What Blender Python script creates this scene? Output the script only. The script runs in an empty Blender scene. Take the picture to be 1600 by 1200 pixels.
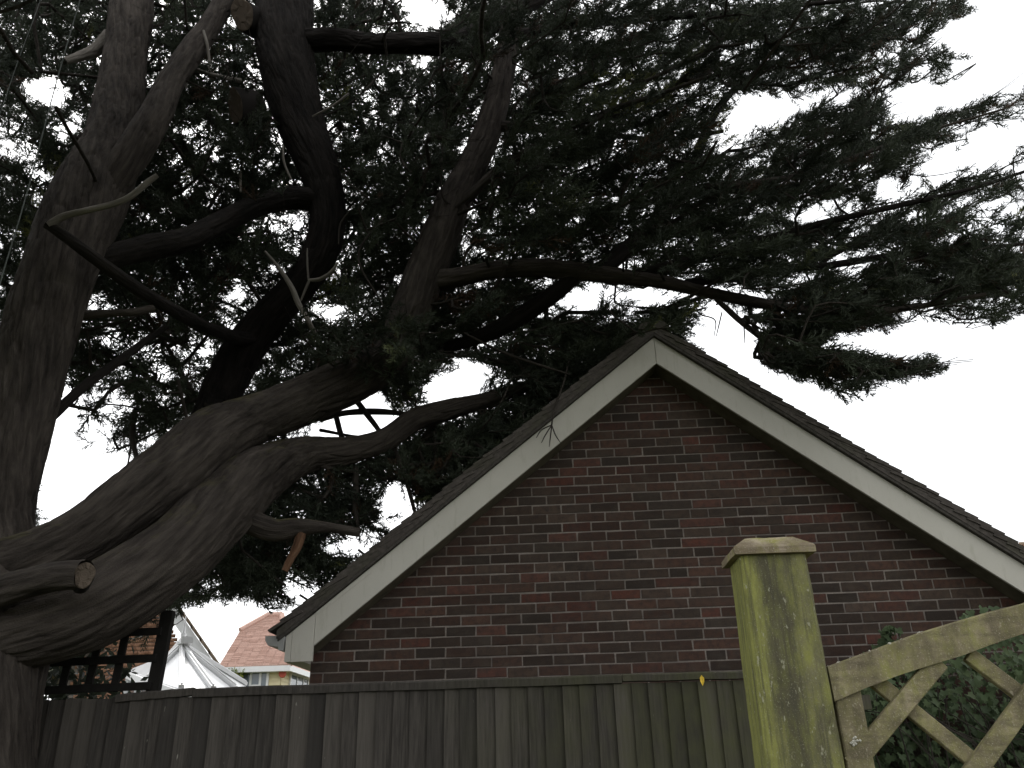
import bpy, bmesh, math, random
import numpy as np
from mathutils import Vector, Matrix

rnd = random.Random(7)
rng = np.random.default_rng(11)
C = bpy.context.scene.collection
R = math.radians

# ------------------------------------------------------------------ camera
FPX = 1294.0                       # focal length in pixels of a 1600 px wide picture
PITCH, ROLL, YAW, EYE = R(24.486), R(-1.5965), R(2.0797), 1.40
fwd = np.array([-math.sin(YAW)*math.cos(PITCH), math.cos(YAW)*math.cos(PITCH), math.sin(PITCH)])
r0 = np.array([math.cos(YAW), math.sin(YAW), 0.0]); u0 = np.cross(r0, fwd)
cr = math.cos(ROLL)*r0 + math.sin(ROLL)*u0
cu = -math.sin(ROLL)*r0 + math.cos(ROLL)*u0
cam_d = bpy.data.cameras.new('camera'); cam = bpy.data.objects.new('camera', cam_d); C.objects.link(cam)
cam_d.sensor_width = 36.0; cam_d.lens = 36.0*FPX/1600.0
cam_d.clip_start = 0.05; cam_d.clip_end = 3000
m = Matrix.Identity(4)
for i in range(3):
    m[i][0], m[i][1], m[i][2] = cr[i], cu[i], -fwd[i]
m[2][3] = EYE
cam.matrix_world = m
bpy.context.scene.camera = cam

# ------------------------------------------------------------------ sky, sun, exposure
SUN_EL, SUN_AZ = R(50), R(-28)     # azimuth clockwise from +Y: ahead of the camera, to the left, behind cloud
W = bpy.data.worlds.new('World'); bpy.context.scene.world = W; W.use_nodes = True
nt = W.node_tree; nt.nodes.clear()
sky = nt.nodes.new('ShaderNodeTexSky'); sky.sky_type = 'NISHITA'; sky.sun_disc = False
sky.sun_elevation = SUN_EL; sky.sun_rotation = SUN_AZ; sky.dust_density = 3.0
hs = nt.nodes.new('ShaderNodeHueSaturation'); hs.inputs['Saturation'].default_value = 0.12
mx = nt.nodes.new('ShaderNodeMix'); mx.data_type = 'RGBA'; mx.inputs[0].default_value = 0.62
mx.inputs[7].default_value = (5.9, 6.0, 6.1, 1)            # the even cloud layer
bg = nt.nodes.new('ShaderNodeBackground'); bg.inputs['Strength'].default_value = 0.10
wo = nt.nodes.new('ShaderNodeOutputWorld')
nt.links.new(sky.outputs[0], hs.inputs['Color']); nt.links.new(hs.outputs[0], mx.inputs[6])
nt.links.new(mx.outputs[2], bg.inputs['Color']); nt.links.new(bg.outputs[0], wo.inputs[0])
sd = bpy.data.lights.new('sun', 'SUN'); sd.energy = 0.5; sd.angle = R(25); sd.color = (1, .97, .92)
sun = bpy.data.objects.new('sun', sd); C.objects.link(sun)
sdir = Vector((math.sin(SUN_AZ)*math.cos(SUN_EL), math.cos(SUN_AZ)*math.cos(SUN_EL), math.sin(SUN_EL)))
sun.rotation_euler = sdir.to_track_quat('Z', 'Y').to_euler(); sun.location = (0, 0, 30)
vs = bpy.context.scene.view_settings
vs.view_transform = 'Standard'; vs.look = 'None'; vs.gamma = 1; vs.use_curve_mapping = False
vs.exposure = 1.45
bpy.context.scene.cycles.max_bounces = 6
bpy.context.scene.cycles.transparent_max_bounces = 8

# ------------------------------------------------------------------ helpers
def at(px, py, Y):
    """world point that stands at depth Y on the sight line of photo pixel px, py"""
    d = (px-800)/FPX*cr - (py-600)/FPX*cu + fwd
    return d*(Y/d[1]) + np.array([0, 0, EYE])
def proj(P):
    P = np.asarray(P, float) - np.array([0, 0, EYE]); z = P@fwd
    return 800+FPX*(P@cr)/z, 600-FPX*(P@cu)/z, z

WLOC = {}
def link(o, parent=None):
    C.objects.link(o)
    if parent is not None:
        o.parent = parent
        o.matrix_parent_inverse = Matrix.Translation(-Vector(WLOC.get(parent.name, (0, 0, 0))))
    WLOC[o.name] = tuple(o.location)
    return o
def thing(name, label, cat, loc=(0, 0, 0), group=None):
    o = bpy.data.objects.new(name, None); o.location = loc; o.empty_display_size = .2
    link(o); o['label'] = label; o['category'] = cat
    if group: o['group'] = group
    return o
def tag(o, label=None, cat=None, kind=None, group=None):
    if label: o['label'] = label
    if cat: o['category'] = cat
    if kind: o['kind'] = kind
    if group: o['group'] = group
    return o
class MB:
    def __init__(s): s.v = []; s.f = []
    def add(s, v, f):
        n = len(s.v); s.v += [tuple(map(float, p)) for p in v]; s.f += [tuple(i+n for i in q) for q in f]; return s
    def box(s, x0, x1, y0, y1, z0, z1):
        return s.add([(x0,y0,z0),(x1,y0,z0),(x1,y1,z0),(x0,y1,z0),(x0,y0,z1),(x1,y0,z1),(x1,y1,z1),(x0,y1,z1)],
                     [(0,3,2,1),(4,5,6,7),(0,1,5,4),(1,2,6,5),(2,3,7,6),(3,0,4,7)])
    def prism(s, poly, y0, y1):
        """closed (x,z) outline, counter-clockwise seen from -Y, extruded from y0 to y1"""
        n = len(poly)
        v = [(x, y0, z) for x, z in poly] + [(x, y1, z) for x, z in poly]
        f = [tuple(range(n)), tuple(range(2*n-1, n-1, -1))]
        f += [(i, i+n, (i+1) % n+n, (i+1) % n) for i in range(n)]
        return s.add(v, f)
    def beam(s, p, q, w, h, up=(0, 0, 1)):
        p, q = Vector(p), Vector(q); d = (q-p).normalized(); a = d.cross(Vector(up)).normalized(); b = a.cross(d)
        c = [(-1,-1),(1,-1),(1,1),(-1,1)]
        v = [e + a*(i*w/2) + b*(j*h/2) for e in (p, q) for i, j in c]
        return s.add(v, [(0,1,2,3),(7,6,5,4),(0,4,5,1),(1,5,6,2),(2,6,7,3),(3,7,4,0)])
    def tube(s, path, rad, n=8):
        v, f = tube_arrays(path, rad, n)
        return s.add(v, f)
    def build(s, name, mat, parent=None, bevel=0, smooth=False, origin=None):
        me = bpy.data.meshes.new(name)
        o3 = np.zeros(3) if origin is None else np.array(origin, float)
        me.from_pydata([tuple(np.array(p)-o3) for p in s.v], [], s.f)
        bm = bmesh.new(); bm.from_mesh(me); bmesh.ops.recalc_face_normals(bm, faces=bm.faces)
        lo_ = [v for v in bm.verts if not v.link_faces]
        if lo_: bmesh.ops.delete(bm, geom=lo_, context='VERTS')
        if bevel: bmesh.ops.bevel(bm, geom=list(bm.edges), offset=bevel, segments=1, affect='EDGES', profile=.5)
        bm.to_mesh(me); bm.free()
        if smooth: me.shade_smooth()
        if mat: me.materials.append(mat)
        o = bpy.data.objects.new(name, me); o.location = o3
        return link(o, parent)
def tube_arrays(path, rad, n=8):
    P = np.array(path, float); k = len(P)
    T = np.gradient(P, axis=0); T /= np.linalg.norm(T, axis=1)[:, None]+1e-12
    a = np.cross(T[0], [0, 0, 1.]); 
    if np.linalg.norm(a) < .1: a = np.cross(T[0], [1., 0, 0])
    v = []
    for i in range(k):
        a = a - T[i]*(a@T[i]); a /= np.linalg.norm(a); b = np.cross(T[i], a)
        for j in range(n):
            t = 2*math.pi*j/n
            v.append(P[i] + rad[i]*(math.cos(t)*a + math.sin(t)*b))
    f = [(i*n+j, i*n+(j+1) % n, (i+1)*n+(j+1) % n, (i+1)*n+j) for i in range(k-1) for j in range(n)]
    f += [tuple(range(n-1, -1, -1)), tuple(range((k-1)*n, k*n))]
    return v, f
def bulk(name, V, F, mat, parent=None, attrs=None, smooth=False):
    """mesh from numpy arrays; F is (n,3) or (n,4)"""
    me = bpy.data.meshes.new(name); V = np.asarray(V, np.float32); F = np.asarray(F, np.int32)
    k = F.shape[1]
    me.vertices.add(len(V)); me.vertices.foreach_set('co', V.ravel())
    me.loops.add(F.size); me.loops.foreach_set('vertex_index', F.ravel())
    me.polygons.add(len(F)); me.polygons.foreach_set('loop_start', np.arange(0, F.size, k, dtype=np.int32))
    if smooth: me.polygons.foreach_set('use_smooth', np.ones(len(F), bool))
    for nm, (ty, arr) in (attrs or {}).items():
        at_ = me.attributes.new(nm, ty, 'POINT')
        at_.data.foreach_set('vector' if ty == 'FLOAT_VECTOR' else 'value', np.asarray(arr, np.float32).ravel())
    me.update(); me.validate()
    if mat: me.materials.append(mat)
    return link(bpy.data.objects.new(name, me), parent)

# numpy value noise
def vnoise(P, seed=0):
    P = np.asarray(P, float); i = np.floor(P).astype(np.int64); f = P-i; f = f*f*(3-2*f)
    def h(a, b, c):
        n = (a*374761393 + b*668265263 + c*2147483647 + seed*1274126177) & 0xffffffff
        n = ((n ^ (n >> 13))*1274126177) & 0xffffffff
        return ((n ^ (n >> 16)) & 0xffff)/65535.0
    out = 0
    for dx in (0, 1):
        for dy in (0, 1):
            for dz in (0, 1):
                w = (f[..., 0] if dx else 1-f[..., 0])*(f[..., 1] if dy else 1-f[..., 1])*(f[..., 2] if dz else 1-f[..., 2])
                out = out + w*h(i[..., 0]+dx, i[..., 1]+dy, i[..., 2]+dz)
    return out

# ------------------------------------------------------------------ materials
class N:
    """small node-tree writer"""
    def __init__(s, name, rough=.8, spec=.25):
        s.m = bpy.data.materials.new(name); s.m.use_nodes = True; s.t = s.m.node_tree
        s.b = s.t.nodes['Principled BSDF']; s.b.inputs['Roughness'].default_value = rough
        s.b.inputs['Specular IOR Level'].default_value = spec
        s.o = s.t.nodes['Material Output']
    def n(s, ty, **kw):
        x = s.t.nodes.new('ShaderNode'+ty)
        for k, v in kw.items(): setattr(x, k, v)
        return x
    def l(s, a, b): s.t.links.new(a, b); return s
    def co(s, kind='Object', scale=(1, 1, 1), src=None):
        if src is None: src = s.n('TexCoord').outputs[kind]
        mp = s.n('Mapping'); mp.inputs['Scale'].default_value = scale; s.l(src, mp.inputs[0]); return mp.outputs[0]
    def attr(s, name, out='Vector', ty='GEOMETRY'):
        a = s.n('Attribute', attribute_name=name, attribute_type=ty); return a.outputs[out]
    def noise(s, vec, scale, detail=5, rough=.6, dist=0):
        x = s.n('TexNoise'); x.inputs['Scale'].default_value = scale; x.inputs['Detail'].default_value = detail
        x.inputs['Roughness'].default_value = rough; x.inputs['Distortion'].default_value = dist
        s.l(vec, x.inputs['Vector']); return x.outputs[0]
    def voro(s, vec, scale, feature='F1'):
        x = s.n('TexVoronoi', feature=feature); x.inputs['Scale'].default_value = scale; s.l(vec, x.inputs['Vector']); return x.outputs['Distance']
    def ramp(s, fac, stops):
        x = s.n('ValToRGB'); e = x.color_ramp.elements
        while len(e) < len(stops): e.new(.5)
        for k, (p, c) in zip(e, stops):
            k.position = p; k.color = tuple(c)+(1,) if not isinstance(c, (int, float)) else (c, c, c, 1)
        s.l(fac, x.inputs[0]); return x.outputs[0]
    def mix(s, fac, a, b, mode='MIX'):
        x = s.n('Mix', data_type='RGBA', blend_type=mode)
        for i, v in ((0, fac), (6, a), (7, b)):
            if isinstance(v, (int, float)): x.inputs[i].default_value = v
            elif isinstance(v, tuple): x.inputs[i].default_value = v+(1,)
            else: s.l(v, x.inputs[i])
        return x.outputs[2]
    def math(s, op, a, b=0.5):
        x = s.n('Math', operation=op)
        for i, v in ((0, a), (1, b)):
            if isinstance(v, (int, float)): x.inputs[i].default_value = v
            else: s.l(v, x.inputs[i])
        return x.outputs[0]
    def normal_z(s):
        g = s.n('NewGeometry'); x = s.n('SeparateXYZ'); s.l(g.outputs['Normal'], x.inputs[0]); return x.outputs[2]
    def color(s, c):
        if isinstance(c, tuple): s.b.inputs['Base Color'].default_value = c+(1,)
        else: s.l(c, s.b.inputs['Base Color'])
        return s
    def bump(s, h, strength=.4, dist=.01):
        x = s.n('Bump'); x.inputs['Strength'].default_value = strength; x.inputs['Distance'].default_value = dist
        s.l(h, x.inputs['Height']); s.l(x.outputs[0], s.b.inputs['Normal']); return s

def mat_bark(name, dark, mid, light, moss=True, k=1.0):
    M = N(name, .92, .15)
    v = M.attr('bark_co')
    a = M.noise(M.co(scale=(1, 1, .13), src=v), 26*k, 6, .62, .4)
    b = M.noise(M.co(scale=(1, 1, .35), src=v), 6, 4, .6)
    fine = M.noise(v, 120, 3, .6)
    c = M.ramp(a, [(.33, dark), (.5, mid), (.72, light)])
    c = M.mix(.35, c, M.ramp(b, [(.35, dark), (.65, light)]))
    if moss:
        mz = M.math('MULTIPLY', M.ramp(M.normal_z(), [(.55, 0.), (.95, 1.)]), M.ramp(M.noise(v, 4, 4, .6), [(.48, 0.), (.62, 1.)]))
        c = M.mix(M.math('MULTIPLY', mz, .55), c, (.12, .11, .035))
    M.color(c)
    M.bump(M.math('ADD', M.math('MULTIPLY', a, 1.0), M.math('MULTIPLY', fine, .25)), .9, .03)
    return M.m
BARK = mat_bark('bark', (.018, .015, .013), (.055, .046, .039), (.112, .095, .081))
BARK2 = mat_bark('bark_shaded', (.009, .008, .0075), (.021, .018, .016), (.040, .034, .030))  # darker copy of the bark, canopy shade put into the colour
TWIG = mat_bark('twig_bark', (.022, .019, .016), (.045, .038, .032), (.085, .074, .062), False)
DEAD = mat_bark('dead_wood', (.08, .07, .06), (.19, .17, .145), (.36, .33, .29), False)
RUSTB = mat_bark('torn_bark', (.06, .032, .02), (.16, .08, .045), (.27, .17, .11), False)

def mat_cut():
    M = N('cut_wood', .9, .15); v = M.co('Object')
    w = M.n('TexWave', wave_type='RINGS', rings_direction='SPHERICAL'); w.inputs['Scale'].default_value = 28; w.inputs['Distortion'].default_value = 5
    w.inputs['Detail'].default_value = 3; M.l(v, w.inputs[0])
    c = M.mix(M.noise(v, 14, 5), (.075, .060, .046), (.17, .132, .10))
    M.color(M.mix(M.math('MULTIPLY', w.outputs[1], .25), c, (.07, .055, .045))); M.bump(w.outputs[1], .3, .004); return M.m
CUT = mat_cut()
def mat_leaf(name, c0, c1, yel, trans=.22, rough=.6):
    M = N(name, rough, .2)
    t = M.attr('tint', 'Fac')
    c = M.ramp(t, [(0., (.075, .048, .03)), (.05, c0), (.6, c1), (.9, tuple(np.array(c1)*1.5)), (1., yel)])
    M.color(c)
    tr = M.n('BsdfTranslucent'); M.l(c, tr.inputs[0])
    mxs = M.n('MixShader'); mxs.inputs[0].default_value = trans
    M.l(M.b.outputs[0], mxs.inputs[1]); M.l(tr.outputs[0], mxs.inputs[2]); M.l(mxs.outputs[0], M.o.inputs[0]); return M.m
FOLIAGE = mat_leaf('cypress_foliage', (.032, .039, .029), (.058, .070, .046), (.17, .18, .06))
def mat_ivy():
    M = N('ivy_leaf', .6, .2); g = M.n('ObjectInfo')
    r = M.math('ADD', M.math('MULTIPLY', g.outputs['Random'], .5), M.math('MULTIPLY', M.attr('tint', 'Fac'), .5))
    c = M.ramp(r, [(0, (.028, .046, .018)), (.55, (.062, .092, .036)), (1, (.14, .17, .075))])
    v = M.noise(M.co('Object'), 60, 2); M.color(M.mix(M.math('MULTIPLY', v, .3), c, (.12, .16, .09)))
    return M.m
IVY = mat_ivy()

def mat_brick(objcol):
    M = N('brick_face' if objcol else 'brick_face_far', .88, .2); v = M.co('Object')
    if objcol: base = M.n('ObjectInfo').outputs['Color']; g = M.n('NewGeometry'); v = M.co(src=g.outputs['Position'])
    else: base = M.attr('bcol', 'Color')
    n1 = M.noise(v, 22, 5, .65); n2 = M.noise(v, 160, 3, .7); n3 = M.noise(M.co(src=v, scale=(1, 1, 2)), 7, 3, .6)
    c = M.mix(M.ramp(n1, [(.42, 0.), (.68, .75)]), base, (.034, .027, .024))
    c = M.mix(M.ramp(n3, [(.5, 0.), (.75, .45)]), c, (.085, .070, .056))
    c = M.mix(M.ramp(n2, [(.58, 0.), (.8, .5)]), c, (.17, .14, .12))
    M.color(c); M.bump(M.math('ADD', n2, n1), .5, .006); return M.m
BRICK, BRICKF = mat_brick(True), mat_brick(False)
def mat_mortar():
    M = N('mortar', .95, .1); v = M.co('Object'); a = M.noise(v, 90, 4); b = M.noise(v, 3, 4)
    M.color(M.mix(M.ramp(b, [(.35, 0.), (.7, 1.)]), M.ramp(a, [(.3, (.22, .19, .168)), (.7, (.36, .315, .275))]), (.16, .14, .125)))
    M.bump(a, .5, .004); return M.m
MORTAR = mat_mortar()
def mat_paint():
    M = N('white_bargeboard_paint', .45, .4); v = M.co('Object')
    g = M.noise(v, 2.2, 5, .65); s = M.noise(M.co(scale=(1, 1, 1)), 75, 3, .7)
    c = M.mix(M.ramp(g, [(.35, 0.), (.75, .45)]), (.57, .545, .475), (.44, .42, .355))
    c = M.mix(M.ramp(s, [(.66, 0.), (.76, .55)]), c, (.20, .19, .15))
    k = M.noise(M.co(scale=(7, 7, 1.2)), 3, 5, .7); c = M.mix(M.ramp(k, [(.55, 0.), (.75, .35)]), c, (.27, .26, .16)); M.color(c); M.bump(g, .08, .01); return M.m
PAINT = mat_paint()
def simple(name, c, rough=.7, spec=.3, var=.25, scale=6, bump=.15):
    M = N(name, rough, spec); v = M.co('Object'); a = M.noise(v, scale, 5, .65)
    d = tuple(x*(1-var) for x in c); e = tuple(min(1, x*(1+var)) for x in c)
    M.color(M.ramp(a, [(.3, d), (.7, e)])); M.bump(M.noise(v, scale*8, 3), bump, .005); return M.m
SOFFIT = simple('soffit_timber', (.12, .105, .075), .8, .2, .35, 9)
UPVC = simple('white_plastic', (.82, .82, .82), .35, .5, .04, 4, .02)
GLAZE = simple('roof_glazing', (.86, .87, .88), .2, .5, .06, 2, .02)
GUTTER = simple('grey_gutter', (.36, .36, .34), .45, .4, .15, 8)
TRELLIS = simple('trellis_wood', (.015, .0135, .012), .85, .2, .35, 14)
WIRE = simple('wire', (.10, .115, .10), .6, .3, .3, 30)
RENDERW = simple('cream_boarding', (.80, .71, .46), .7, .3, .06, 3, .05)
PANE = N('window_glass', .06, .6).color((.16, .19, .22)).m
YLEAF = simple('yellow_leaf', (.72, .50, .05), .6, .3, .25, 40)
LICH = simple('lichen', (.62, .60, .52), .95, .1, .3, 60, .5)
REDBOX = simple('alarm_red', (.62, .11, .07), .5, .4, .15, 8, .02)
def mat_tile(name, c, moss):
    M = N(name, .9, .15); g = M.n('NewGeometry'); v = M.co(src=g.outputs['Position'])
    oi = M.n('ObjectInfo').outputs['Random']
    a = M.noise(v, 30, 5, .7); b = M.noise(v, 2.5, 4)
    col = M.ramp(a, [(.3, tuple(np.array(c)*.6)), (.7, tuple(np.array(c)*1.4))])
    col = M.mix(M.math('MULTIPLY', oi, .4), col, tuple(np.array(c)*.55))
    col = M.mix(M.ramp(b, [(.5, 0.), (.7, moss)]), col, (.06, .065, .035)); M.color(col); M.bump(a, .6, .006); return M.m
TILE = mat_tile('roof_tile', (.095, .083, .074), .5)
REDTILE = mat_tile('red_tile', (.62, .41, .34), .03)
ORTILE = mat_tile('orange_tile', (.55, .22, .10), 0.)
BRTILE = mat_tile('brown_tile', (.22, .17, .12), .1)
ORBRICK = mat_tile('orange_brick', (.42, .23, .15), 0.)

def mat_fence():
    M = N('fence_board', .88, .2); g = M.n('NewGeometry'); v = M.co(src=g.outputs['Position'], scale=(1, 1, .06))
    p = g.outputs['Position']; orr = M.n('ObjectInfo').outputs['Random']
    a = M.noise(v, 70, 5, .65); b = M.noise(M.co(src=p, scale=(1, 1, .5)), 5, 5, .65); s = M.noise(M.co(src=p, scale=(1, 1, .22)), 48, 2, .5)
    c = M.mix(M.ramp(a, [(.32, 0.), (.68, 1.)]), (.036, .032, .028), (.098, .087, .076))
    c = M.mix(M.ramp(orr, [(0., .0), (.45, .15), (1., .85)]), c, (.034, .031, .028)); c = M.mix(M.ramp(orr, [(0., .55), (.3, 0.)]), c, (.125, .112, .096))
    sx = M.n('SeparateXYZ'); M.l(p, sx.inputs[0])
    gx = M.ramp(M.math('MULTIPLY', M.math('ADD', sx.outputs[0], 1.6), .33), [(.25, 0.), (.85, 1.)])   # algae spreads on the damp right-hand panels
    c = M.mix(M.math('MULTIPLY', M.math('MULTIPLY', gx, M.ramp(b, [(.36, .15), (.62, 1.)])), .75), c, (.085, .088, .04))
    c = M.mix(M.ramp(s, [(.74, 0.), (.80, .6)]), c, (.40, .38, .33))
    M.color(c); M.bump(a, .5, .004); return M.m
FENCE = mat_fence()
def mat_post(name, algae, front, dark, pale, gz=.05, leftmore=True, lich=.8, grain=None):
    M = N(name, .9, .15); g = M.n('NewGeometry'); p = g.outputs['Position']
    v = M.co(src=p, scale=grain or (1, 1, gz)); a = M.noise(v, 75, 6, .7)
    b = M.noise(M.co(src=p, scale=(1, 1, .45)), 11, 5, .7); f = M.noise(p, 260, 3, .7); m2 = M.noise(M.co(src=p, scale=(1, 1, .5)), 38, 5, .7)
    sx = M.n('SeparateXYZ'); M.l(p, sx.inputs[0])
    c = M.mix(M.ramp(m2, [(.36, 0.), (.64, 1.)]), front, algae)
    c = M.mix(M.ramp(b, [(.40, .0), (.62, .85)]), c, dark)
    if leftmore:      # algae on the damp left edge, a dark run-off stain beside it
        xw = M.math('ADD', sx.outputs[0], M.math('MULTIPLY', M.math('SUBTRACT', b, .5), .05))
        c = M.mix(M.ramp(xw, [(.0, 0.), (.518, 0.), (.536, .50), (.556, .42), (.605, 0.)]), c, tuple(np.array(dark)*.75))
        c = M.mix(M.ramp(xw, [(.0, 1.), (.497, .85), (.53, 0.)]), c, M.mix(M.ramp(m2, [(.3, 0.), (.7, 1.)]), tuple(np.array(algae)*.8), tuple(np.array(algae)*1.2)))
    c = M.mix(M.ramp(a, [(.36, .75), (.52, 0.)]), c, dark)
    c = M.mix(M.ramp(f, [(.58, 0.), (.70, .6)]), c, pale)
    l = M.noise(M.co(src=p, scale=(1, 1, .45)), 85, 3, .6)
    c = M.mix(M.ramp(l, [(.64, 0.), (.70, lich)]), c, pale)
    M.color(c); M.bump(M.math('ADD', a, M.math('MULTIPLY', f, .6)), .6, .004); return M.m
POST = mat_post('mossy_post', (.29, .295, .085), (.225, .21, .115), (.085, .078, .055), (.40, .39, .28))
CAP = mat_post('mossy_cap', (.30, .285, .09), (.47, .39, .295), (.19, .15, .10), (.6, .56, .48), 1, False, .3, (.07, 1, 1))
GATE = mat_post('gate_wood', (.285, .275, .10), (.335, .285, .185), (.13, .11, .072), (.55, .50, .38), 1, False, .35, (.10, 1, .35))
def mat_ground():
    M = N('ground_grass', .95, .1); v = M.co('Object'); a = M.noise(v, 3, 6, .7); b = M.noise(v, 60, 4)
    M.color(M.mix(b, M.ramp(a, [(.35, (.10, .085, .06)), (.6, (.06, .075, .03))]), (.05, .06, .025))); M.bump(b, .6, .02); return M.m
GROUND = mat_ground()

# ------------------------------------------------------------------ ground
g = MB().add([(-600, -300, 0), (600, -300, 0), (600, 900, 0), (-600, 900, 0)], [(0, 1, 2, 3)]).build('ground', GROUND)
tag(g, kind='structure')

# ------------------------------------------------------------------ garage
WY = 6.32                                         # brick face
XA, ZA, TAN = 0.956, 4.545, 0.800                 # ridge point of the bargeboard's upper edge
XL, XR = -1.77, 3.68
DEEP = 12.2
garage = thing('brick_garage', 'brown brick garage gable with white bargeboards and dark tiled roof behind the fence', 'garage', (XA, WY, 0))
ztop = lambda x, off=0.: ZA - TAN*abs(x-XA) - off
FT = .235                                         # vertical depth of the bargeboard
inner = MB()
zl = ztop(XL, .12)
inner.prism([(XL, 0), (XR, 0), (XR, zl), (XA, ztop(XA, .12)), (XL, zl)], WY+.0055, WY+.11)
wall = inner.build('gable_wall', MORTAR, garage)
MB().box(XL, XL+.1, WY+.11, DEEP, 0, zl-.02).box(XR-.1, XR, WY+.11, DEEP, 0, zl-.02).box(XL+.1, XR-.1, DEEP-.1, DEEP, 0, zl-.02).build('side_wall', MORTAR, garage)

palette = [((.085, .056, .045), 5), ((.070, .054, .044), 5), ((.060, .050, .042), 3), ((.105, .064, .050), 4), ((.118, .062, .050), 2.4), ((.140, .062, .048), .8), ((.095, .072, .058), 3)]
def brick_colour(x, z):
    c = np.array(rnd.choices([p[0] for p in palette], [p[1] for p in palette])[0])
    return c*rnd.uniform(.62, 1.08)*np.array([.93, .84, .78])
bricks = []                                        # x0, x1, zmid
H = .0635
for r in range(-17, 44):
    zm = EYE + 1.787 - .075*r
    if zm < .04 or zm > ZA: continue
    if zm-H/2 > zl-.02:
        half = (ZA-.13-(zm+H/2))/TAN
        half = max(half, 0)
        xl, xr = XA-half, XA+half
        lim = (ZA-FT-.02-(zm+.03))/TAN             # how far the soffit leaves the course bare
        xl, xr = max(xl, XA-lim-.12), min(xr, XA+lim+.12)
    else: xl, xr = XL, XR
    if xr-xl < .1: continue
    odd = r % 2 != 0
    pl = .016 + (0 if odd else .1125); pr = 2.0526 + (.1125 if odd else 0)
    left = [pl+.225*n for n in range(-12, 8) if pl+.225*n < .99]
    right = [pr+.225*n for n in range(-8, 10) if pr+.225*n > 1.19]
    a, b = left[-1], right[0]
    mid = []
    gap = b-a
    if gap > .30: mid = [a+gap*rnd.choice((.40, .60, .58))]
    perps = left+mid+right
    edges = [xl]+[p for p in perps if xl+.06 < p < xr-.06]+[xr]
    for e0, e1 in zip(edges[:-1], edges[1:]): bricks.append((e0+.006, e1-.006, zm))
protos = {}
def brick_mesh(i):
    if i in protos: return protos[i]
    b = MB().box(-.5, .5, 0, .004, -H/2, H/2); me = bpy.data.meshes.new('brick')
    v = np.array(b.v)
    v[:, 1] += 0; j = rng.uniform(-.0018, .0018, (8, 3)); j *= 1.5; j[:, 0] *= 3.4; v += j
    me.from_pydata([tuple(p) for p in v], [], b.f); me.materials.append(BRICK)
    bm = bmesh.new(); bm.from_mesh(me); bmesh.ops.recalc_face_normals(bm, faces=bm.faces)
    front = [e for e in bm.edges if all(vv.co.y < .002 for vv in e.verts)]
    bmesh.ops.bevel(bm, geom=front, offset=.0025, segments=1, affect='EDGES'); bm.to_mesh(me); bm.free()
    protos[i] = me; return me
gpx = []
for (x0, x1, z) in bricks:
    px, py, d = proj(((x0+x1)/2, WY, z))
    vis = 0 < px < 1600 and py < (1056 if px < 1300 else 1045) and not (1150 < px < 1290 and py > 850)
    if px > 1290 and py > 1040-(px-1290)*.31: vis = False
    gpx.append(vis*(x1-x0)/d)
order = np.argsort(-np.array(gpx))
chosen = set(int(i) for i in order[:300] if gpx[i] > 0)
sv, sf, sc = [], [], []
for i, (x0, x1, z) in enumerate(bricks):
    col = brick_colour((x0+x1)/2, z); yo = rnd.uniform(-.002, .001)
    if i in chosen:
        o = bpy.data.objects.new('brick', brick_mesh(rnd.randrange(12)))
        o.location = ((x0+x1)/2, WY+yo, z+rnd.uniform(-.0015, .0015)); o.scale = (x1-x0, 1, rnd.uniform(.97, 1.03)); o.rotation_euler = (0, rnd.uniform(-.006, .006), 0)
        o.color = tuple(col)+(1,)
        link(o, wall)
    else:
        n = len(sv)
        b = MB().box(x0, x1, WY+yo, WY+.0052, z-H/2, z+H/2); sv += b.v; sf += [tuple(k+n for k in q) for q in b.f]; sc += [tuple(col)+(1,)]*8
me = bpy.data.meshes.new('brickwork'); me.from_pydata(sv, [], sf); ca = me.color_attributes.new('bcol', 'FLOAT_COLOR', 'POINT')
ca.data.foreach_set('color', np.array(sc, np.float32).ravel()); me.materials.append(BRICKF)
o = bpy.data.objects.new('brickwork', me); link(o, wall); o['kind'] = 'stuff'

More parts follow.
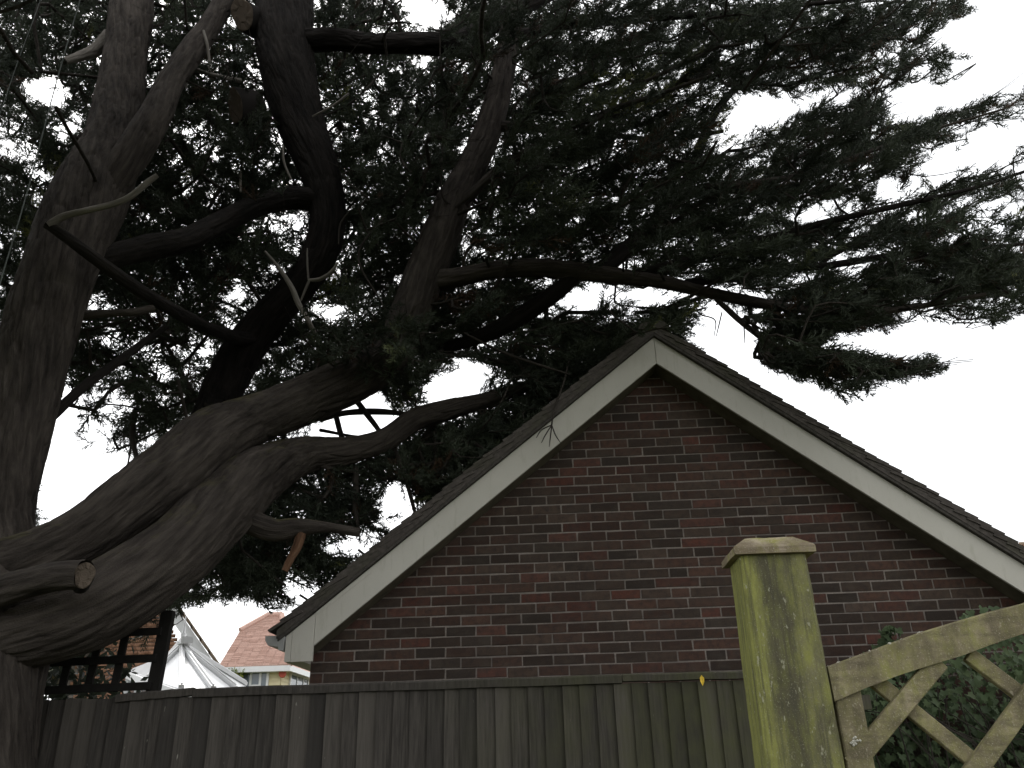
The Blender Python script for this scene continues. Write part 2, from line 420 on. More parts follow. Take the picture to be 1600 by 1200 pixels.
# bargeboards: two sloping boards with a plumb joint at the ridge and boxed ends at the eaves
BY0, BY1 = 6.10, 6.122
XEL, XER = -1.90, 3.812                             # outer ends of the boxed eaves
BOT = 2.085
for sgn, xe in ((-1, XEL), (1, XER)):
    xi = xe - sgn*.205                             # inner end of the box
    zi = BOT
    # lower edge of the sloping board meets the bottom of the box
    lo = lambda x: ZA-FT-TAN*abs(x-XA)
    xs = XA + sgn*(ZA-FT-BOT)/TAN
    a = XA+sgn*.0015
    poly = [(a, ZA), (a, ZA-FT), (xs, BOT), (xi, BOT), (xi, ztop(xi))]
    if abs(xs-XA) > abs(xi-XA): poly = [(a, ZA), (a, ZA-FT), (xi, lo(xi)), (xi, ztop(xi))]
    if sgn > 0: poly = poly[::-1]
    MB().prism(poly, BY0, BY1).build('bargeboard', PAINT, garage, bevel=.0015)
    z1 = ztop(xe)
    poly = [(xi+sgn*.002, BOT-.003), (xe-sgn*.045, BOT-.003), (xe-sgn*.045, ztop(xe-sgn*.045)), (xi+sgn*.002, ztop(xi)-.004)]
    if sgn < 0: poly = poly[::-1]
    b = MB().prism(poly, BY0-.003, BY1)
    poly = [(xe-sgn*.043, BOT-.003), (xe, BOT), (xe, z1), (xe-sgn*.043, ztop(xe-sgn*.043))]
    if sgn < 0: poly = poly[::-1]
    b.prism(poly, BY0-.001, BY1)
    b.build('box_end', PAINT, garage, bevel=.0015)
    # soffit board under the bargeboard, back to the brick face; and the eaves soffit/fascia
    s = MB(); n = Vector((sgn*TAN, 0, 1)).normalized()
    p0 = Vector((XA, 0, ZA-FT+.008)); p1 = Vector((xs, 0, BOT+.008))
    th = Vector((0, 0, .012))
    s.add([(p0.x, BY1, p0.z), (p1.x, BY1, p1.z), (p1.x, WY+.02, p1.z), (p0.x, WY+.02, p0.z), (p0.x, BY1, p0.z+.014), (p1.x, BY1, p1.z+.014), (p1.x, WY+.02, p1.z+.014), (p0.x, WY+.02, p0.z+.014)],
          [(0,3,2,1),(4,5,6,7),(0,1,5,4),(1,2,6,5),(2,3,7,6),(3,0,4,7)])
    s.build('verge_soffit', SOFFIT, garage)
    xw = XL if sgn < 0 else XR
    e = MB(); e.box(min(xe, xw), max(xe, xw), BY1, DEEP, BOT, BOT+.014); e.box(min(xe, xe-sgn*.02), max(xe, xe-sgn*.02), BY1, DEEP, BOT+.014, z1-.02)
    e.build('fascia', PAINT, garage)
# thin overlapping cover strip on the left foot
MB().prism([(XEL+.205, ztop(XEL+.205)-.03), (XEL+.60, ztop(XEL+.60)-.045), (XEL+.60, ztop(XEL+.60)-.002), (XEL+.205, ztop(XEL+.205)-.003)], BY0-.005, BY0-.0005).build('cover_strip', PAINT, garage)
# roof deck, mortar bedding and tiles
VY = 6.055
deck = MB()
for sgn, xe in ((-1, XEL-.05), (1, XER+.05)):
    poly = [(XA, ZA+.004), (xe, ztop(xe)+.004), (xe, ztop(xe)+.03), (XA, ZA+.03)]
    if sgn > 0: poly = poly[::-1]
    deck.prism(poly, VY+.012, DEEP+.1)
roof = deck.build('roof', simple('verge_mortar', (.075, .068, .06), .95, .1, .4, 30, .6), garage)
GA, TL, TW, TT = .1, .265, .165, .022
cosp = 1/math.hypot(1, TAN)
tile_mesh = {}
def tile_obj_mesh(sgn, k):
    if (sgn, k) in tile_mesh: return tile_mesh[sgn, k]
    # local: origin at upper end, slope runs along +-X down, slight camber
    b = MB(); n = 4
    pts_t, pts_b = [], []
    tilt = .15                                     # tail rides on the courses below
    for i in range(n+1):
        u = TL*i/n; camb = -.004*((i/n-.5)**2*4)
        c, s_ = cosp, TAN*cosp
        h = u*tilt + camb
        px = sgn*(u*c + h*s_); pz = -u*s_ + h*c
        px2 = sgn*(u*c + (h-TT)*s_); pz2 = -u*s_ + (h-TT)*c
        pts_t.append((px, pz)); pts_b.append((px2, pz2))
    poly = pts_b + pts_t[::-1]
    if sgn < 0: poly = poly[::-1]
    b.prism(poly, 0, TW-.004)
    me = bpy.data.meshes.new('tile'); v = np.array(b.v); v += rng.uniform(-.0012, .0012, v.shape); me.from_pydata([tuple(p) for p in v], [], b.f)
    bm = bmesh.new(); bm.from_mesh(me); bmesh.ops.recalc_face_normals(bm, faces=bm.faces); bm.to_mesh(me); bm.free()
    me.materials.append(TILE); tile_mesh[sgn, k] = me; return me
rest = MB()
ncol = int((DEEP+.1-VY)/TW)
for sgn, xe in ((-1, XEL-.06), (1, XER+.06)):
    L = abs(xe-XA)/cosp; rows = int((L)/GA)
    for i in range(rows+1):
        u = L - TL - GA*i                       # distance down from ridge of the tile's head
        if u < -.12: continue
        bx = XA + sgn*u*cosp + sgn*.068*TAN*cosp; bz = ZA + .068*cosp + .012 - u*TAN*cosp
        for j in range(ncol):
            if j < 2:
                o = bpy.data.objects.new('roof_tile', tile_obj_mesh(sgn, rnd.randrange(8)))
                o.location = (bx, VY + j*TW + (TW/2 if (i % 2 and j) else 0) + rnd.uniform(-.006, .006), bz+rnd.uniform(-.003, .003)); o.rotation_euler = (rnd.uniform(-.02, .02), rnd.uniform(-.012, .012), rnd.uniform(-.015, .015))
                link(o, roof)
            else:
                me = tile_obj_mesh(sgn, 0); y = VY + j*TW + (TW/2 if i % 2 else 0)
                c, s_ = cosp, TAN*cosp
                a = [(0, 0), (TL*c+sgn*0, -TL*s_)]
                hh = TL*.15
                tx, tz = sgn*(TL*c+hh*s_), -TL*s_+hh*c
                rest.add([(bx, y, bz), (bx+tx, y, bz+tz), (bx+tx, y+TW-.004, bz+tz), (bx, y+TW-.004, bz), (bx, y, bz-TT), (bx+tx-sgn*TT*s_, y, bz+tz-TT), (bx+tx-sgn*TT*s_, y+TW-.004, bz+tz-TT), (bx, y+TW-.004, bz-TT)],
                         [(0,1,2,3),(4,7,6,5),(0,4,5,1),(1,5,6,2),(2,6,7,3),(3,7,4,0)])
    # undercloak: second slim layer bedded under the verge tiles
    uc = MB(); q = .05
    poly = [(XA, ZA+.031), (xe+sgn*.0, ztop(xe)+.031), (xe, ztop(xe)+.088), (XA, ZA+.088)]
    if sgn > 0: poly = poly[::-1]
    uc.prism(poly, VY+.008, VY+.2).build('undercloak', TILE, roof)
o = rest.build('tile_rows', TILE, roof); o['kind'] = 'stuff'
# ridge tiles: half-round, first one closed with mortar
for k in range(14):
    y0 = VY-.01+k*.445; prof = []
    rr = .115
    for i in range(9):
        t = math.pi*i/8; prof.append((XA+rr*1.1*math.cos(t), ZA+.055+rr*math.sin(t)*.75))
    b = MB()
    if k == 0: b.prism(prof, y0, y0+.44)
    else:
        b.prism(prof, y0+.004, y0+.44)
    b.build('ridge_tile', TILE, roof)
# ogee gutter along the left eave, with end cap and bracket
prof = [(0, 0), (0, -.105), (-.035, -.10), (-.04, -.078), (-.115, -.066), (-.138, -.03), (-.14, 0)]
gx, gz = XEL-.008, 2.265
MB().prism([(gx+a, gz+b) for a, b in prof][::-1], 6.085, DEEP).build('gutter', GUTTER, garage, bevel=.001)
gx = XER+.008
MB().prism([(gx-a, gz+b) for a, b in prof], 6.085, DEEP).build('gutter', GUTTER, garage, bevel=.001)

# ------------------------------------------------------------------ closeboard fence
FY = 5.22
fence = thing('closeboard_fence', 'weathered dark closeboard fence of upright feather-edge boards in front of the brick garage', 'fence', (-.9, FY, 0))
bm_ = {}
def board_mesh(k):
    if k in bm_: return bm_[k]
    b = MB(); w = .125
    b.add([(0, 0, 0), (w, -.0045, 0), (w, .004, 0), (0, .004, 0), (0, 0, 1.79), (w, -.0045, 1.79), (w, .004, 1.79), (0, .004, 1.79)], [(0,3,2,1),(4,5,6,7),(0,1,5,4),(1,2,6,5),(2,3,7,6),(3,0,4,7)])
    me = bpy.data.meshes.new('board')
    v = np.array(b.v); 
    me.from_pydata([tuple(p) for p in v], [], b.f); me.materials.append(FENCE); bm_[k] = me; return me
x = -6.3; k = 0
while x < 1.74:
    low = x < -2.26
    b = MB(); w = .122+rnd.uniform(-.003, .003); t0, t1 = .004, .018
    zt = (1.815+rnd.uniform(-.012, .006)) if low else 1.80
    bow = rnd.uniform(-.004, .004); lean = rnd.uniform(-.006, .006)
    vv = []
    for zz, xx in ((0, 0), (.9, bow), (zt, lean)):
        vv += [(x+xx, FY-.024, zz), (x+xx+w, FY-.002, zz), (x+xx+w, FY+t0-.002, zz), (x+xx, FY-.024+t1, zz)]
    f = [(0,3,2,1), (8,9,10,11)]
    for q in (0, 4): f += [(q, q+1, q+5, q+4), (q+1, q+2, q+6, q+5), (q+2, q+3, q+7, q+6), (q+3, q, q+4, q+7)]
    b.add(vv, f).build('board', FENCE, fence)
    x += .100+rnd.uniform(-.005, .005); k += 1
def rail(name, xa, xb, za, zb, y0, y1, h, mat=FENCE):
    b = MB(); n = 14
    for s in range(1):
        vv = []
        for i in range(n+1):
            t = i/n; xx = xa+(xb-xa)*t; zz = za+(zb-za)*t + .0015*math.sin(i*1.7+xa)
            vv += [(xx, y0, zz-h), (xx, y0-.004, zz-.010), (xx, y0+.008, zz), (xx, y1, zz-.004), (xx, y1, zz-h)]
        f = []
        for i in range(n):
            for j in range(5): f.append((i*5+j, i*5+(j+1) % 5, i*5+5+(j+1) % 5, i*5+5+j))
        f += [(0, 1, 2, 3, 4), tuple(n*5+j for j in (4, 3, 2, 1, 0))]
        b.add(vv, f)
    return b.build(name, mat, fence)
rail('capping_rail', -2.155, .41, 1.848, 1.852, FY-.040, FY+.035, .050)
rail('capping_rail', .414, 1.86, 1.853, 1.846, FY-.041, FY+.035, .042)
rail('capping_rail', -2.62, -2.157, 1.828, 1.853, FY-.038, FY+.035, .045)
for z in (.35, 1.05, 1.66):
    MB().box(-6.3, 1.84, FY+.006, FY+.06, z-.04, z+.04).build('arris_rail', FENCE, fence)
for xx in (-5.9, -4.05, -2.2, -.35, 1.5): MB().box(xx, xx+.1, FY+.062, FY+.16, 0, 1.80).build('fence_post', FENCE, fence)

# trellis on the left panel
trl = thing('trellis', 'dark square-mesh wooden trellis standing on the left end of the fence under the tree', 'trellis', (-2.9, FY, 1.85))
def bar(p, q, w, d, y, nm='slat'):
    MB().beam((p[0], y, p[1]), (q[0], y, q[1]), w, d, up=(0, 1, 0)).build(nm, TRELLIS, trl, bevel=.002)
LE = .05
tx = [-2.50-.163*i for i in range(8)]
bar((-2.425, 1.83), (-2.425+LE*.47, 2.32), .075, .05, FY+.03, 'trellis_post')
for i, x0 in enumerate(tx):
    x0 += .0
    if i == 0: continue
    bar((x0-.0, 1.845), (x0+LE*.5, 2.33), .048, .018, FY+.010)
for i, z0 in enumerate((1.868, 2.028, 2.188, 2.33)):
    bar((-3.75, z0-.012), (-2.43+LE*(z0-1.85), z0+.004), .046, .018, FY-.0085)

# ------------------------------------------------------------------ gate post
PX0, PX1, PY0, PY1, PZ = .479, .652, 2.085, 2.228, 1.853
post = thing('gate_post', 'thick square wooden gate post green with algae and topped by a chamfered cap', 'gate post', ((PX0+PX1)/2, (PY0+PY1)/2, 0))
b = MB(); vv = []; rows = 40
for i in range(rows+1):
    z = PZ*i/rows; e = .003*math.sin(z*3.1)
    c = .008
    ring = [(PX0+c, PY0), (PX1-c, PY0), (PX1, PY0+c), (PX1, PY1-c), (PX1-c, PY1), (PX0+c, PY1), (PX0, PY1-c), (PX0, PY0+c)]
    flare = (1.4-z)*.012
    for (xx, yy) in ring:
        xx += e*.3 + (flare if xx > .56 else -flare*.8) + rnd.uniform(-.0007, .0007); vv.append((xx, yy+rnd.uniform(-.0007, .0007), z))
f = [(i*8+j, i*8+(j+1) % 8, i*8+8+(j+1) % 8, i*8+8+j) for i in range(rows) for j in range(8)]
f += [tuple(range(7, -1, -1)), tuple(range(rows*8, rows*8+8))]
b.add(vv, f).build('shaft', POST, post)
# cap: square slab, chamfered to a flat top
c0x, c1x, c0y, c1y = PX0-.013, PX1+.014, PY0-.016, PY1+.014
lev = [(1.8535, 0.), (1.870, .0), (1.8735, .003), (1.9005, .040), (1.902, .046)]
vv = []
n = 8
for z, ins in lev:
    a0, a1, b0, b1 = c0x+ins, c1x-ins, c0y+ins, c1y-ins
    pts = [(a0+(a1-a0)*i/n, b0) for i in range(n)] + [(a1, b0+(b1-b0)*i/n) for i in range(n)] + [(a1-(a1-a0)*i/n, b1) for i in range(n)] + [(a0, b1-(b1-b0)*i/n) for i in range(n)]
    for (xx, yy) in pts: vv.append((xx+rnd.uniform(-.0013, .0013), yy+rnd.uniform(-.0013, .0013), z+rnd.uniform(-.0012, .0012) if z > 1.86 else z))
q = 4*n
f = [(i*q+j, i*q+(j+1) % q, i*q+q+(j+1) % q, i*q+q+j) for i in range(len(lev)-1) for j in range(q)] + [tuple(range(q-1, -1, -1)), tuple(range((len(lev)-1)*q, len(lev)*q))]
MB().add(vv, f).build('cap', CAP, post)

# ------------------------------------------------------------------ gate with swept top rail and lattice
GY = 2.12
gate = thing('swept_wooden_gate', 'weathered wooden gate with rising curved top rail and crossed lattice braces beside the post', 'gate', (1.1, GY, 0))
top = [(1291, 1041), (1337, 1025), (1391, 1005), (1437, 988), (1493, 971), (1540, 957), (1600, 942)]
bot = [(1298, 1096), (1353, 1075), (1405, 1055), (1458, 1038), (1505, 1024), (1552, 1006), (1600, 990)]
tp = [at(a, b_, GY-.024) for a, b_ in top]; bp = [at(a, b_, GY-.024) for a, b_ in bot]
P = [(p[0], p[2]) for p in tp]; Q = [(p[0], p[2]) for p in bp]
P[0] = (.6535, P[0][1]); Q[0] = (.656, Q[0][1])
for i in range(1, 8):                                # goes on rising and flattens beyond the picture
    P.append((P[6][0]+.075*i, P[6][1]+.024*i-.0011*i*i)); Q.append((Q[6][0]+.077*i, Q[6][1]+.024*i-.0011*i*i))
def resample(pp, n):
    pp = np.array(pp); d = np.r_[0, np.cumsum(np.linalg.norm(np.diff(pp, axis=0), axis=1))]
    t = np.linspace(0, d[-1], n); 
    return np.c_[np.interp(t, d, pp[:, 0]), np.interp(t, d, pp[:, 1])]
P2, Q2 = resample(P, 40), resample(Q, 40)
vv = []
for i in range(40):
    w = .0008*math.sin(i*2.3)
    vv += [(Q2[i][0], GY-.024+w, Q2[i][1]), (P2[i][0], GY-.024-w, P2[i][1]-.004), (P2[i][0], GY-.019, P2[i][1]), (P2[i][0], GY+.033, P2[i][1]), (Q2[i][0], GY+.036, Q2[i][1])]
f = [(i*5+j, i*5+(j+1) % 5, i*5+5+(j+1) % 5, i*5+5+j) for i in range(39) for j in range(5)] + [(0, 1, 2, 3, 4), tuple(195+j for j in (4, 3, 2, 1, 0))]
MB().add(vv, f).build('top_rail', GATE, gate)
s1 = at(1338, 1083, GY); s2 = at(1358, 1200, GY)
MB().box(.661, .7235, GY-.014, GY+.032, .08, 1.545).build('stile', GATE, gate, bevel=.003)
MB().box(1.72, 1.79, GY-.02, GY+.032, .08, 1.80).build('stile', GATE, gate, bevel=.003)
MB().box(.7245, 1.719, GY-.018, GY+.028, .10, .19).build('bottom_rail', GATE, gate, bevel=.003)
MB().box(.7245, 1.719, GY-.018, GY+.028, 1.0, 1.09).build('middle_rail', GATE, gate, bevel=.003)
def brace(pa, pb, w, y, extend=0, ext2=0):
    a, b_ = at(*pa, y), at(*pb, y); a[1] = b_[1] = y
    d = (b_-a)/np.linalg.norm(b_-a); a = a-d*extend; b_ = b_+d*ext2
    MB().beam(a, b_, .020, w, up=(0, 0, 1)).build('brace', GATE, gate, bevel=.002)
brace((1361, 1159), (1465, 1035), .043, GY-.0045, .075, .005)
brace((1526, 1200), (1598, 1101), .043, GY-.0045, .32, .16)
brace((1375, 1070), (1520, 1189), .036, GY+.0165, .02, .30)
brace((1518, 1027), (1594, 1085), .036, GY+.0165, .01, .28)
# lichen tuft on the stile and crust on the rail end
for (px_, py_, rad, y_) in ((1337, 1160, .007, GY-.016),):
    c = at(px_, py_, y_); bb = MB()
    for k in range(14):
        o3 = np.array([rnd.gauss(0, .0045), -.003+rnd.uniform(-.004, .003), rnd.gauss(0, .0045)])
        pth = [c+o3+np.array([0, 0, -.003]), c+o3, c+o3+np.array([0, 0, .003])]
        bb.tube(pth, [.0012, .0034, .0012], 6)
    bb.build('lichen_tuft', LICH, gate, smooth=True)
for k in range(26):
    bb = MB(); t = rnd.random()**2*.32; i = t*39; i0 = int(i)
    zz = P2[i0][1]+.0005; xx = P2[i0][0]+rnd.uniform(0, .012)
    s = rnd.uniform(.0012, .0035); bb.tube([(xx, GY-.02+rnd.uniform(-.004, .03), zz-s), (xx+.001, GY-.02+rnd.uniform(0, .01), zz), (xx, GY-.018, zz+s*.8)], [s*.5, s, s*.3], 5); bb.build('lichen_crust', LICH, gate)

# yellow leaf caught on the fence rail
c = at(1097, 1063, FY-.047)
lv = [(0, 0, .03), (.013, -.004, .012), (.011, -.006, -.008), (0, -.003, -.032), (-.012, -.007, -.006), (-.012, -.003, .014), (0, .002, 0)]
o = MB().add([(c[0]+a, c[1]+b_, c[2]+d) for a, b_, d in lv], [(0, 6, 1), (1, 6, 2), (2, 6, 3), (3, 6, 4), (4, 6, 5), (5, 6, 0)]).build('fallen_leaf', YLEAF, origin=c)
tag(o, 'small yellow fallen leaf caught on the fence rail left of the gate post', 'leaf')

# ------------------------------------------------------------------ the cypress
tree = thing('cypress_tree', 'huge old cypress with thick twisting limbs and dark spreading foliage overhanging the garage', 'tree', (-3.35, 4.75, 0))
def catmull(pts, step):
    P = np.array(pts, float); P = np.vstack([2*P[0]-P[1], P, 2*P[-1]-P[-2]]); out = []
    for i in range(1, len(P)-2):
        n = max(2, int(np.linalg.norm(P[i+1, :3]-P[i, :3])/step)+1)
        for t in np.arange(n)/n:
            a, b, c, d = P[i-1], P[i], P[i+1], P[i+2]
            out.append(.5*((2*b)+(c-a)*t+(2*a-5*b+4*c-d)*t*t+(3*b-a-3*c+d)*t**3))
    out.append(P[-2]); return np.array(out)
def limb_mesh(name, S, mat, lump=.07, ridge=.010, seg=None, seed=0, label=None):
    """S: rows of x,y,z,r"""
    k = len(S); X = S[:, :3]; r = S[:, 3]
    n = seg or int(np.clip(2*math.pi*r.max()/.0125, 8, 150))
    T = np.gradient(X, axis=0); T /= np.linalg.norm(T, axis=1)[:, None]
    a = np.cross(T[0], [0, 1., 0]);  a = np.cross(T[0], [1., 0, 0]) if np.linalg.norm(a) < .2 else a
    A = np.zeros((k, 3)); B = np.zeros((k, 3))
    for i in range(k):
        a = a-T[i]*(a@T[i]); a /= np.linalg.norm(a); A[i] = a; B[i] = np.cross(T[i], a)
    v = np.r_[0, np.cumsum(np.linalg.norm(np.diff(X, axis=0), axis=1))]
    th = 2*math.pi*np.arange(n)/n; ct, st = np.cos(th), np.sin(th)
    co = np.stack([r[:, None]*ct[None], r[:, None]*st[None], np.repeat(v[:, None], n, 1)], -1)
    spiral = .35*v[:, None]; 
    co = np.stack([r[:, None]*np.cos(th[None]+spiral), r[:, None]*np.sin(th[None]+spiral), co[..., 2]+seed*3.1], -1)
    lowf = vnoise(co*np.array([4, 4, 1.6])+seed, seed)-.5
    wp = vnoise(co*np.array([7, 7, 3.0]), 3)[..., None]*np.array([1.4, 1.4, .5])
    d1 = np.abs(vnoise(co*np.array([21, 21, 2.6])+wp, seed+1)-.5)
    d2 = np.abs(vnoise(co*np.array([38, 38, 7.0])+wp, seed+2)-.5)
    d3 = np.abs(vnoise(co*np.array([9, 9, 9.0])+wp, seed+4)-.5)
    plate = vnoise(co*np.array([13, 13, 5]), seed+5)-.5
    fis = np.exp(-(d1/.055)**2)+.55*np.exp(-(d2/.07)**2)+.35*np.exp(-(d3/.03)**2)
    sc = np.clip(r/.15, .12, 1)[:, None]
    rr = r[:, None]*(1+2*lump*lowf) + sc*ridge*(.35-np.minimum(fis, 1.25)+.55*plate)
    V = X[:, None]+rr[..., None]*(ct[None, :, None]*A[:, None]+st[None, :, None]*B[:, None])
    V = V.reshape(-1, 3)
    i, j = np.meshgrid(np.arange(k-1), np.arange(n), indexing='ij')
    F = np.stack([i*n+j, i*n+(j+1) % n, (i+1)*n+(j+1) % n, (i+1)*n+j], -1).reshape(-1, 4)
    # close the ends with a fan onto centre points
    c0, c1 = len(V), len(V)+1; V = np.vstack([V, X[0], X[-1]])
    jj = np.arange(n); F2 = np.stack([(k-1)*n+jj, (k-1)*n+(jj+1) % n, np.full(n, c1), np.full(n, c1)], -1)
    bc = np.vstack([co.reshape(-1, 3), [[0, 0, 0]], [[0, 0, v[-1]+seed*3.1]]])
    me_o = bulk(name, V, F, mat, tree, {'bark_co': ('FLOAT_VECTOR', bc)}, True)
    return me_o
def path(pts, step=.03):
    """pts rows: px, py, width px, depth Y"""
    out = []
    for px, py, w, Y in pts:
        p = at(px, py, Y); z = (p-np.array([0, 0, EYE]))@fwd; out.append((*p, w/2*z/FPX))
    return catmull(out, step)
LIMBS = {}
def limb(key, name, pts, mat=BARK, lump=.07, ridge=.015, step=.02, skel=True, clear=True, **kw):
    S = path(pts, step); S[:, 3] = np.maximum(S[:, 3], .002)
    o = limb_mesh(name, S, mat, lump, ridge, seed=len(LIMBS)+1, **kw); LIMBS[key] = (S, skel, clear); return o
# trunk down to the ground, then the stems
tr = path([(-78, 1620, 240, 4.7), (-70, 1400, 226, 4.7), (-60, 1220, 214, 4.72), (-46, 1080, 205, 4.76), (-24, 965, 190, 4.82), (-5, 880, 130, 4.9)], .1)
limb_S = catmull(tr[:, :], .022)
o = limb_mesh('trunk', limb_S, BARK, .12, .012, seed=31); LIMBS['trunk'] = (limb_S, True, True)
limb('S1', 'stem', [(5, 905, 120, 5.0), (3, 800, 92, 5.08), (30, 650, 104, 5.2), (62, 520, 106, 5.35), (98, 410, 104, 5.5), (140, 310, 112, 5.75), (178, 215, 84, 6.05), (193, 110, 66, 6.35), (205, 20, 62, 6.6), (215, -110, 52, 6.9), (230, -260, 40, 7.0), (240, -420, 24, 7.2)])
limb('S1b', 'limb', [(150, 320, 50, 5.68), (205, 245, 50, 5.75), (238, 190, 48, 5.85), (266, 130, 40, 6.05), (300, 80, 36, 6.3), (340, 20, 30, 6.6), (390, -80, 24, 6.8), (430, -200, 16, 7.0)], lump=.12)
limb('S2', 'limb', [(-30, 905, 110, 4.8), (60, 872, 92, 4.85), (130, 838, 92, 4.95), (195, 792, 98, 5.1), (262, 742, 104, 5.35), (330, 690, 100, 5.65), (400, 655, 78, 5.95), (480, 622, 74, 6.2), (560, 588, 70, 6.4), (612, 550, 62, 6.45), (640, 495, 64, 6.5), (664, 430, 60, 6.55), (690, 365, 58, 6.6), (706, 322, 54, 6.65), (736, 262, 46, 6.75), (765, 195, 42, 6.85), (785, 120, 36, 6.9), (795, 60, 32, 7.0), (805, -40, 28, 7.1), (820, -180, 20, 7.2)])
limb('S3', 'limb', [(-70, 1000, 140, 4.72), (10, 985, 128, 4.72), (70, 972, 128, 4.74), (135, 952, 130, 4.8), (205, 913, 126, 4.92), (275, 862, 116, 5.15), (340, 800, 104, 5.5), (400, 745, 92, 5.85), (470, 712, 58, 6.2), (540, 705, 42, 6.4), (600, 688, 34, 6.5), (650, 655, 34, 6.6), (700, 640, 34, 6.7), (760, 625, 24, 6.9), (830, 600, 14, 7.0)])
limb('S3b', 'branch', [(350, 790, 44, 5.6), (392, 815, 38, 5.64), (430, 828, 34, 5.68), (465, 824, 28, 5.72), (510, 824, 16, 5.76), (562, 832, 13, 5.8)], step=.02, lump=.15)
limb('S3c', 'torn_branch', [(472, 822, 22, 5.72), (466, 850, 19, 5.72), (455, 872, 16, 5.72), (445, 892, 14, 5.72)], mat=RUSTB, lump=.3, ridge=.02, step=.015)
limb('S4', 'cut_limb', [(-120, 950, 60, 4.449999999999999), (-40, 936, 54, 4.4), (30, 915, 48, 4.35), (80, 902, 44, 4.300000000000001), (118, 898, 43, 4.26), (132, 898, 44, 4.25)], skel=False, lump=.05)
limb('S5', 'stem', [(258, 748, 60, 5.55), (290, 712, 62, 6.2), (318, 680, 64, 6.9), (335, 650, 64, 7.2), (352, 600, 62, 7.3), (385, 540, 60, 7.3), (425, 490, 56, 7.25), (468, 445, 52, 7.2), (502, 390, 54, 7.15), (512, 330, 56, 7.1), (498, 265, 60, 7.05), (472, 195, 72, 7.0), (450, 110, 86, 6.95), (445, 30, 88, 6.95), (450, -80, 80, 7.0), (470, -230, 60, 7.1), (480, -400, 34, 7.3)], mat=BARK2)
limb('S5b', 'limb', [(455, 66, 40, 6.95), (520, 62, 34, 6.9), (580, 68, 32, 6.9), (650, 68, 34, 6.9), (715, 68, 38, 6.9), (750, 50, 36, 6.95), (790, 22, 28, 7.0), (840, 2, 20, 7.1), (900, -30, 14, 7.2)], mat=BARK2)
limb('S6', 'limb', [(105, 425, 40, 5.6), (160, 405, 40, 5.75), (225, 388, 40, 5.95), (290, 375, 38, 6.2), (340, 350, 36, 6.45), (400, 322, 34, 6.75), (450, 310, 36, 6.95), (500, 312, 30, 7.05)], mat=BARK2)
limb('S7', 'branch', [(115, 494, 18, 5.5), (160, 490, 13, 5.5), (205, 488, 12, 5.55), (240, 482, 12, 5.6499999999999995)], step=.02)
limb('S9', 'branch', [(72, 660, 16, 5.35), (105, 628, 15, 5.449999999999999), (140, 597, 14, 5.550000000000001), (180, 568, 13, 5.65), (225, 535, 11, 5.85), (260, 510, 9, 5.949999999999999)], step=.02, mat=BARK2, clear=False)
limb('S10', 'branch', [(172, 58, 26, 6.4799999999999995), (150, 78, 20, 6.3999999999999995), (125, 88, 15, 6.3), (100, 96, 11, 6.2)], mat=DEAD, skel=False, step=.02)
limb('R1', 'limb', [(668, 440, 36, 6.55), (715, 433, 30, 6.5), (760, 424, 28, 6.45), (830, 418, 30, 6.4), (900, 424, 30, 6.35), (970, 432, 26, 6.3), (1040, 442, 22, 6.25), (1110, 458, 18, 6.2), (1170, 470, 17, 6.2), (1240, 482, 15, 6.15), (1330, 490, 12, 6.1), (1430, 480, 9, 6.1), (1540, 460, 6, 6.0)], step=.025)
limb('R1b', 'branch', [(1118, 466, 8, 6.2), (1135, 482, 9, 6.15), (1165, 508, 9, 6.1), (1200, 534, 9, 6.05), (1245, 556, 8, 6.0), (1300, 572, 6, 5.95), (1360, 582, 4, 5.9), (1400, 582, 3, 5.9)], step=.02, clear=False)
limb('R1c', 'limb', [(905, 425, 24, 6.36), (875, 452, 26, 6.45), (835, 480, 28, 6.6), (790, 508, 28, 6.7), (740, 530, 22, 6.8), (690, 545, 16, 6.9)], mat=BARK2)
limb('R2', 'branch', [(705, 330, 24, 6.65), (740, 300, 16, 6.55), (775, 268, 13, 6.45), (830, 232, 11, 6.3), (890, 200, 9, 6.2), (960, 170, 8, 6.0), (1050, 140, 6, 5.9), (1160, 100, 5, 5.8)], step=.025, clear=False)
limb('R3', 'branch', [(770, 196, 18, 6.85), (830, 200, 14, 6.8), (890, 208, 12, 6.8), (960, 212, 9, 6.8), (1040, 218, 7, 6.8), (1130, 205, 6, 6.8)], step=.025, clear=False)
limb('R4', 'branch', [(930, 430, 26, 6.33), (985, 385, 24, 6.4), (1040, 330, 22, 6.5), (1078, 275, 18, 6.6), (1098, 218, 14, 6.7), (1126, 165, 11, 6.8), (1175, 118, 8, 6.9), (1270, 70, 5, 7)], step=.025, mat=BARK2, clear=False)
limb('R5', 'branch', [(1000, 372, 14, 6.4), (1080, 300, 11, 6.1), (1130, 290, 12, 6.0), (1200, 283, 10, 5.95), (1270, 268, 8, 5.9), (1350, 240, 7, 5.9), (1450, 205, 5, 5.8), (1570, 170, 3, 5.7)], step=.025, clear=False)
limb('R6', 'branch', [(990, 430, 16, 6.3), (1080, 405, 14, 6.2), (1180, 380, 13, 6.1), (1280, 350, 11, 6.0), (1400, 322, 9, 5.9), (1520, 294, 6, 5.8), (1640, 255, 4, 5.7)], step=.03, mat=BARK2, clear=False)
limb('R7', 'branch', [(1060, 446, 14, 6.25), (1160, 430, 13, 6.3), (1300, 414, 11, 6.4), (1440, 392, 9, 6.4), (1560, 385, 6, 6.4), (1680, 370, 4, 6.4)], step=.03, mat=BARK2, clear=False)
limb('R8', 'branch', [(795, 60, 20, 7.0), (880, 40, 14, 6.9), (1000, 30, 11, 6.8), (1130, 20, 9, 6.6), (1280, 5, 7, 6.5), (1420, -10, 5, 6.4)], step=.03, mat=BARK2, clear=False)
